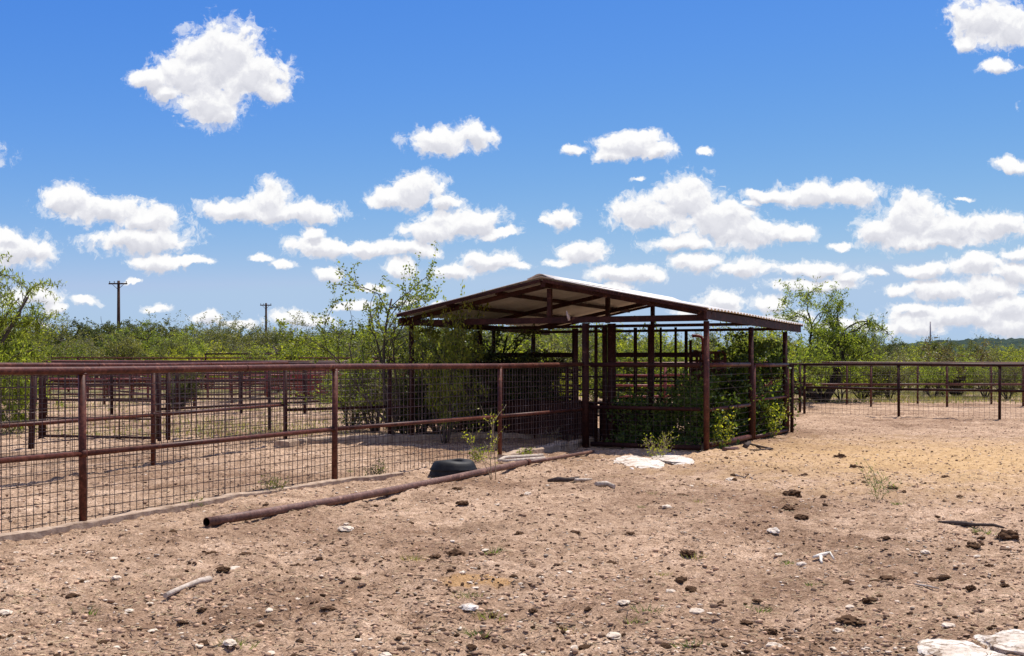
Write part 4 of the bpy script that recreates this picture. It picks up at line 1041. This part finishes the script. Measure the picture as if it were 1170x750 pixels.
# ------------------------------------------------------------------ named trees near the pens
# drooping tree at the left edge
CT = dict(seg=6, wander=.12, up=(.02, -.02, -.13), per=4, kids=(8, 8), spread=.9, ratio=.52, t0=.3)
tx, ty = XD(-58, 25.5), 25.5
plant('drooping_tree', (tx, ty, 0), 201, [((0, 0, -.1), (.15, 0, 1), 3.0, .10, 2), ((.1, 0, .3), (.8, -.1, 1.1), 3.1, .07, 2), ((-.1, 0, .3), (-.9, .1, 1), 2.4, .07, 2), ((0, .1, .3), (.45, .3, 1), 2.4, .07, 2), ((0, .1, .3), (.55, -.3, 1.2), 2.6, .06, 2), ((0, 0, .1), (1.0, .1, .35), 1.9, .04, 2)],
      CT, LF_MESQ, BARK, .11, .022, 24000, .05, 'feathery yellow green tree with drooping twigs at the left edge of the pens', 'tree', droop=1.2)
# big branching tree on the right
CR = dict(seg=6, wander=.20, up=(.03, .01, -.01), per=4, kids=(8, 8), spread=1.0, ratio=.55, t0=.35)
tx, ty = XD(940, 43.5), 43.5
plant('mesquite_tree', (tx, ty, 0), 215, [((0, 0, -.1), (.3, 0, 1), 3.3, .13, 2), ((.05, 0, .2), (.75, .1, 1), 2.8, .09, 2), ((-.05, 0, .1), (-.7, 0, 1), 3.3, .10, 2), ((-.1, 0, .1), (-1.4, .1, .45), 2.8, .10, 2), ((-.1, 0, .1), (-1.2, .2, .9), 3.4, .09, 2), ((0, .1, .2), (-.2, .2, 1.3), 3.2, .08, 2), ((0, 0, .2), (1.0, -.2, .55), 2.1, .07, 2)],
      CR, LF_MESQ, BARKD, .12, .034, 26000, .08, 'large open crowned mesquite tree with dark crooked limbs right of the shelter', 'tree', droop=.4)
# small tree left of the shelter
CC = dict(seg=6, wander=.15, up=(.03, .03, .02), per=3, kids=(6, 5), spread=.85, ratio=.5, t0=.3)
tx, ty = XD(452, 24.2), 24.2
plant('small_tree', (tx, ty, 0), 232, [((0, 0, -.1), (-.42, 0, 1), 3.0, .045, 2), ((0, 0, .3), (-.75, -.1, 1), 2.5, .035, 2), ((0, 0, .2), (-1.2, .1, .8), 2.3, .03, 2), ((0, 0, .2), (.05, 0, 1), 2.3, .035, 2), ((-.1, 0, .2), (-.9, -.2, .7), 2.0, .03, 2)],
      CC, LF_GRN, BARK, .062, .038, 5200, .04, 'slender open leafed tree leaning left beside the shelter', 'tree')
for px, d, h_, wd, key, lab in ((430, 26.0, 1.75, 2.0, 'olive', 'leafy bush under the slender leaning tree'), (400, 27.0, 1.5, 1.5, 'mesq', 'small loose bush left of the slender tree'), (500, 25.2, 1.9, 1.6, 'olive', 'dense bush against the left posts of the shelter'),
        (545, 26.0, 2.1, 2.2, 'juniper', 'dense bush growing inside the left half of the shelter'), (590, 26.3, 1.3, 1.8, 'olive', 'low dull bush in the shade of the shelter'), (640, 26.5, 1.0, 1.4, 'olive', 'low dull bush behind the sorting gate'), (520, 24.3, 1.5, 1.6, 'olive', 'shaded bush just behind the cross fence'), (462, 25.0, 1.4, 1.5, 'olive', 'bush behind the cross fence under the slender tree'), (508, 22.9, 2.40, 1.3, 'green', 'light green shrub reaching up to the left eave of the shelter'),
        (530, 25.0, 1.75, 2.0, 'olive', 'bush added under the left eave to darken the bay'), (575, 25.6, 1.6, 2.0, 'juniper', 'dense bush added to deepen the shade of the shelter'), (612, 26.6, 1.5, 1.8, 'juniper', 'dense bush right of its twin, added to deepen the shade'), (478, 24.6, 1.7, 1.8, 'juniper', 'bush added at the left post of the shelter to darken the bay'), (548, 24.8, 1.2, 1.6, 'juniper', 'low bush added behind the cross fence footing to darken the bay')):  # extra bushes on this line added to block sunlit leaves and darken the bay
    place(key, px, d, h_, wd, lab)

# vines filling the right end of the shelter
def vine():
    g = np.random.default_rng(8); pts = []
    e = empty('climbing_vine', tuple(P(2.5, .6, 0)), label='thick green vine filling the right end of the shelter and climbing its wires', cat='vine'); b = np.array(e.location)
    N = 80000
    t = g.uniform(.1, 6.6, N); s = .03 + np.abs(g.normal(0, .55, N)); z = g.uniform(0, 2.2, N)
    top = 1.15 + .45 * vn(t * .9, s * .9, 41) * 2 + .75 * np.clip((t - 3.0) / 2, 0, 1) - .35 * np.exp(-((t - .2) / .5) ** 2)
    front = t < 1.2; s = np.where(front, g.uniform(.03, 1.9, N), s); top = np.where(front, 1.42 - .42 * s + .5 * vn(s * 2, t * 2, 42), top)
    cl = vn(t * 2.6 + z * 1.3, z * 2.6 + s * 1.7, 43) + .6 * vn(t * 6, z * 6 + s * 3, 44)
    keep = (z < top + .3 * vn(t * 5, s * 5, 45)) & (cl > np.where(front, -.06, .05))
    t, s, z = t[keep], s[keep], z[keep]
    s = s + .10; out = g.random(len(t)) < .025; s = np.where(out, -g.uniform(0, .12, len(t)), s)
    C = np.stack([O.x + U.x * t + W.x * s, O.y + U.y * t + W.y * s, z], -1) - b
    leaf_mesh('foliage', C, .07, .05, LF_VINE, e, 9, .2)
    mb = MB(); rg_ = random.Random(4)
    for k in range(26):
        t0 = rg_.uniform(.2, 6.4); s0 = rg_.uniform(.05, .8); q = P(t0, s0, 0) - e.location; pp = [q.copy()]
        for i in range(8): q = q + Vector((rg_.gauss(0, .09), rg_.gauss(0, .09), .2)); pp.append(q.copy())
        mb.path(pp, [.016 - .0015 * i for i in range(9)], n=5)
    mb.build('stem', BARKD, e)
vine()
def sprig(loc, seed, n, hgt, label, lf, l=.05, w=.03, nl=220, spread=.5, bark=PINKS, name='weed', r=.007, jit=.03, depth=1, kids=(5,), cat='weed'):
    rg_ = random.Random(seed)
    cfg = dict(seg=5, wander=.12, up=(.05, .05), per=2, kids=kids, spread=.7, ratio=.4, t0=.25)
    return plant(name, loc, seed, ring(n, rg_, spread, hgt * .85, r, depth, .04), cfg, lf, bark, l, w, nl, jit, label, cat, bname='stem', lname='leaves')
q = P(4.0, -.13, 0); sprig((q.x, q.y, 0), 31, 7, .95, 'bright green shoot growing through the shelter gate', LF_YEL, .05, .035, 420, .25, LF_GRASS, cat='plant')
q = P(.55, -.10, 0); sprig((q.x, q.y, 0), 32, 8, .85, 'light green plant growing through the wires by the shelter corner post', LF_YEL, .045, .035, 260, .35, LF_GRASS, cat='plant')
x, y = G(563, 549); sprig((x, y, hz(x, y)), 33, 3, 1.15 * 16 / 16, 'tall dry yellowing weed in front of the third fence post', LF_YEL, .03, .018, 190, .22, PINKS)
x, y = G(753, 525); sprig((x, y, hz(x, y)), 34, 8, .5, 'bushy yellow green weed between the white slabs', LF_YEL, .03, .016, 300, .65, PINKS, r=.005)
x, y = G(1003, 570); sprig((x, y, hz(x, y)), 35, 7, .46, 'wispy green grass clump at the edge of the yellow hay', LF_GRASS, .05, .008, 130, .7, LF_GRASS, r=.003)
x, y = G(313, 565); sprig((x, y, hz(x, y)), 36, 8, .28, 'dry dark weed behind the nearest fence, left of its middle post', LF_OLIVE, .03, .015, 220, 1.0, PINKS, r=.004)
x, y = G(430, 545); sprig((x, y, hz(x, y)), 37, 9, .26, 'dry dark weed behind the nearest fence, right of its middle post', LF_OLIVE, .03, .015, 220, 1.0, PINKS, r=.004)
x, y = G(545, 530); sprig((x, y, hz(x, y)), 38, 8, .32, 'small green weed behind the tub', LF_GRN, .035, .018, 260, .8, PINKS, r=.004)
x, y = G(224, 580); sprig((x, y, hz(x, y)), 39, 8, .14, 'dark low weed at the foot of the nearest fence', LF_OLIVE, .03, .015, 160, 1.3, PINKS, r=.004)
x, y = G(600, 523); sprig((x, y, hz(x, y)), 41, 8, .22, 'low green weed behind the tan footing', LF_GRN, .04, .02, 220, 1.2, PINKS, r=.004)
x, y = G(632, 505); sprig((x, y, hz(x, y)), 42, 3, .5, 'thin dry stalk in the shade beside the shelter', LF_DRY, .04, .01, 50, .5, PINKS, r=.005)
# little tufts
tp = []
for k in range(3):  # blades share one root point ring
    rg_ = random.Random(k); mb = MB(); b = Vector((0, 0, 0))
    for i in range(46):
        a = rg_.uniform(0, 6.28); rad = rg_.uniform(0, .09); L_ = rg_.uniform(.03, .08); p0 = Vector((rad * math.cos(a), rad * math.sin(a), -.005)); dd = Vector((math.cos(a) * rg_.uniform(.2, 1), math.sin(a) * rg_.uniform(.2, 1), 1)).normalized()
        sd_ = dd.cross(Vector((rg_.gauss(0, 1), rg_.gauss(0, 1), 0))).normalized() * .0035; o = len(mb.v)
        mb.v += [tuple(p0 - sd_), tuple(p0 + sd_), tuple(p0 + dd * L_)]; mb.f.append((o, o + 1, o + 2)); mb.sm.append(False)
    me = bpy.data.meshes.new('grass_tuft'); me.from_pydata(mb.v, [], mb.f); me.materials.append(LF_GRASS if k < 2 else LF_DRY); tp.append(me)
tufts = [(740, 700), (722, 707), (532, 675), (545, 678), (400, 540), (793, 634), (735, 579), (632, 575), (798, 574), (545, 722), (528, 718), (757, 652), (928, 666), (1030, 575), (1023, 557), (100, 697), (790, 742), (560, 700), (745, 565), (1125, 610), (267, 735), (276, 738), (565, 630), (470, 640), (868, 694), (900, 640), (648, 716)]
for k, (px, py) in enumerate(tufts):
    x, y = G(px, py); o = bpy.data.objects.new('grass_tuft', tp[k % 3]); COL.objects.link(o); o.location = (x, y, hz(x, y)); s = rng.uniform(.5, 1.15); o.scale = (s * 1.3, s, s * .8); o.rotation_euler = (0, 0, rng.uniform(0, 6))
    tag(o, 'tiny green grass tuft sprouting from the yard dirt', 'grass tuft', 'tiny grass tufts dotted over the yard')
# thin dry grass in the left pens and at the foot of the thickets
def grass(n, seed, name, label, reg, mat, hgt):
    g = np.random.default_rng(seed); (x0, x1, y0, y1) = reg
    y = g.uniform(y0, y1, n); x = (g.uniform(x0, x1, n) - 585) * y / F
    k = vn(x * .35, y * .35, seed) + .3 * g.uniform(-1, 1, n) > 0; x, y = x[k], y[k]; n = len(x)
    a = g.uniform(0, 6.28, n); ln = g.uniform(.2, .8, n) * hgt; h_ = g.uniform(.5, 1, n) * hgt; w = .012
    z = height(x, y); B0 = np.stack([x, y, z], -1); sd_ = np.stack([np.cos(a + 1.57) * w, np.sin(a + 1.57) * w, 0 * a], -1)
    tip = B0 + np.stack([np.cos(a) * ln, np.sin(a) * ln, h_], -1)
    V = np.stack([B0 - sd_, B0 + sd_, tip], 1).reshape(-1, 3)
    tag(np_mesh(name, V, np.arange(3 * n).reshape(-1, 3), mat), label, 'grass', kind='stuff')
grass(26000, 61, 'dry_grass', 'thin dry greenish grass in the left pens', (-40, 480, 24, 60), LF_DRY, .11)
grass(16000, 62, 'pen_grass', 'thin yellow grass along the foot of the right thicket', (880, 1220, 43, 56), LF_DRY, .2)

# ------------------------------------------------------------------ utility poles
def upole(px, py_top, py_arm, d, arm, label):
    x = XD(px, d); zt = ZD(py_top, d); e = empty('utility_pole', (x, d, 0), label=label, cat='utility pole')
    mb = MB(); mb.path([(0, 0, -1), (0, 0, zt * .5), (0, 0, zt)], [.19, .16, .125], n=12); mb.build('pole', POLE, e)
    za = ZD(py_arm, d); mb = MB(); mb.beam((-arm / 2, -.17, za), (arm / 2, -.17, za), .1, .13); mb.build('crossarm', POLE, e)
    mb = MB()
    for s in (-1, 1): mb.beam((s * arm * .3, -.17, za - .06), (0, -.17, za - .55), .03, .04)
    mb.build('brace', POLE, e)
    for xx in (-arm * .45, arm * .45, -arm * .2):
        mb = MB(); mb.path([(xx, -.17, za + .06), (xx, -.17, za + .14), (xx, -.17, za + .17), (xx, -.17, za + .23)], [.025, .03, .06, .03], n=8); mb.build('insulator', POLE, e)
upole(135.5, 321, 324.5, 112, 1.75, 'taller near utility pole with a crossarm standing at the left tree line')
upole(304, 346.5, 349, 158, 1.5, 'smaller distant utility pole with a crossarm behind the tree line')
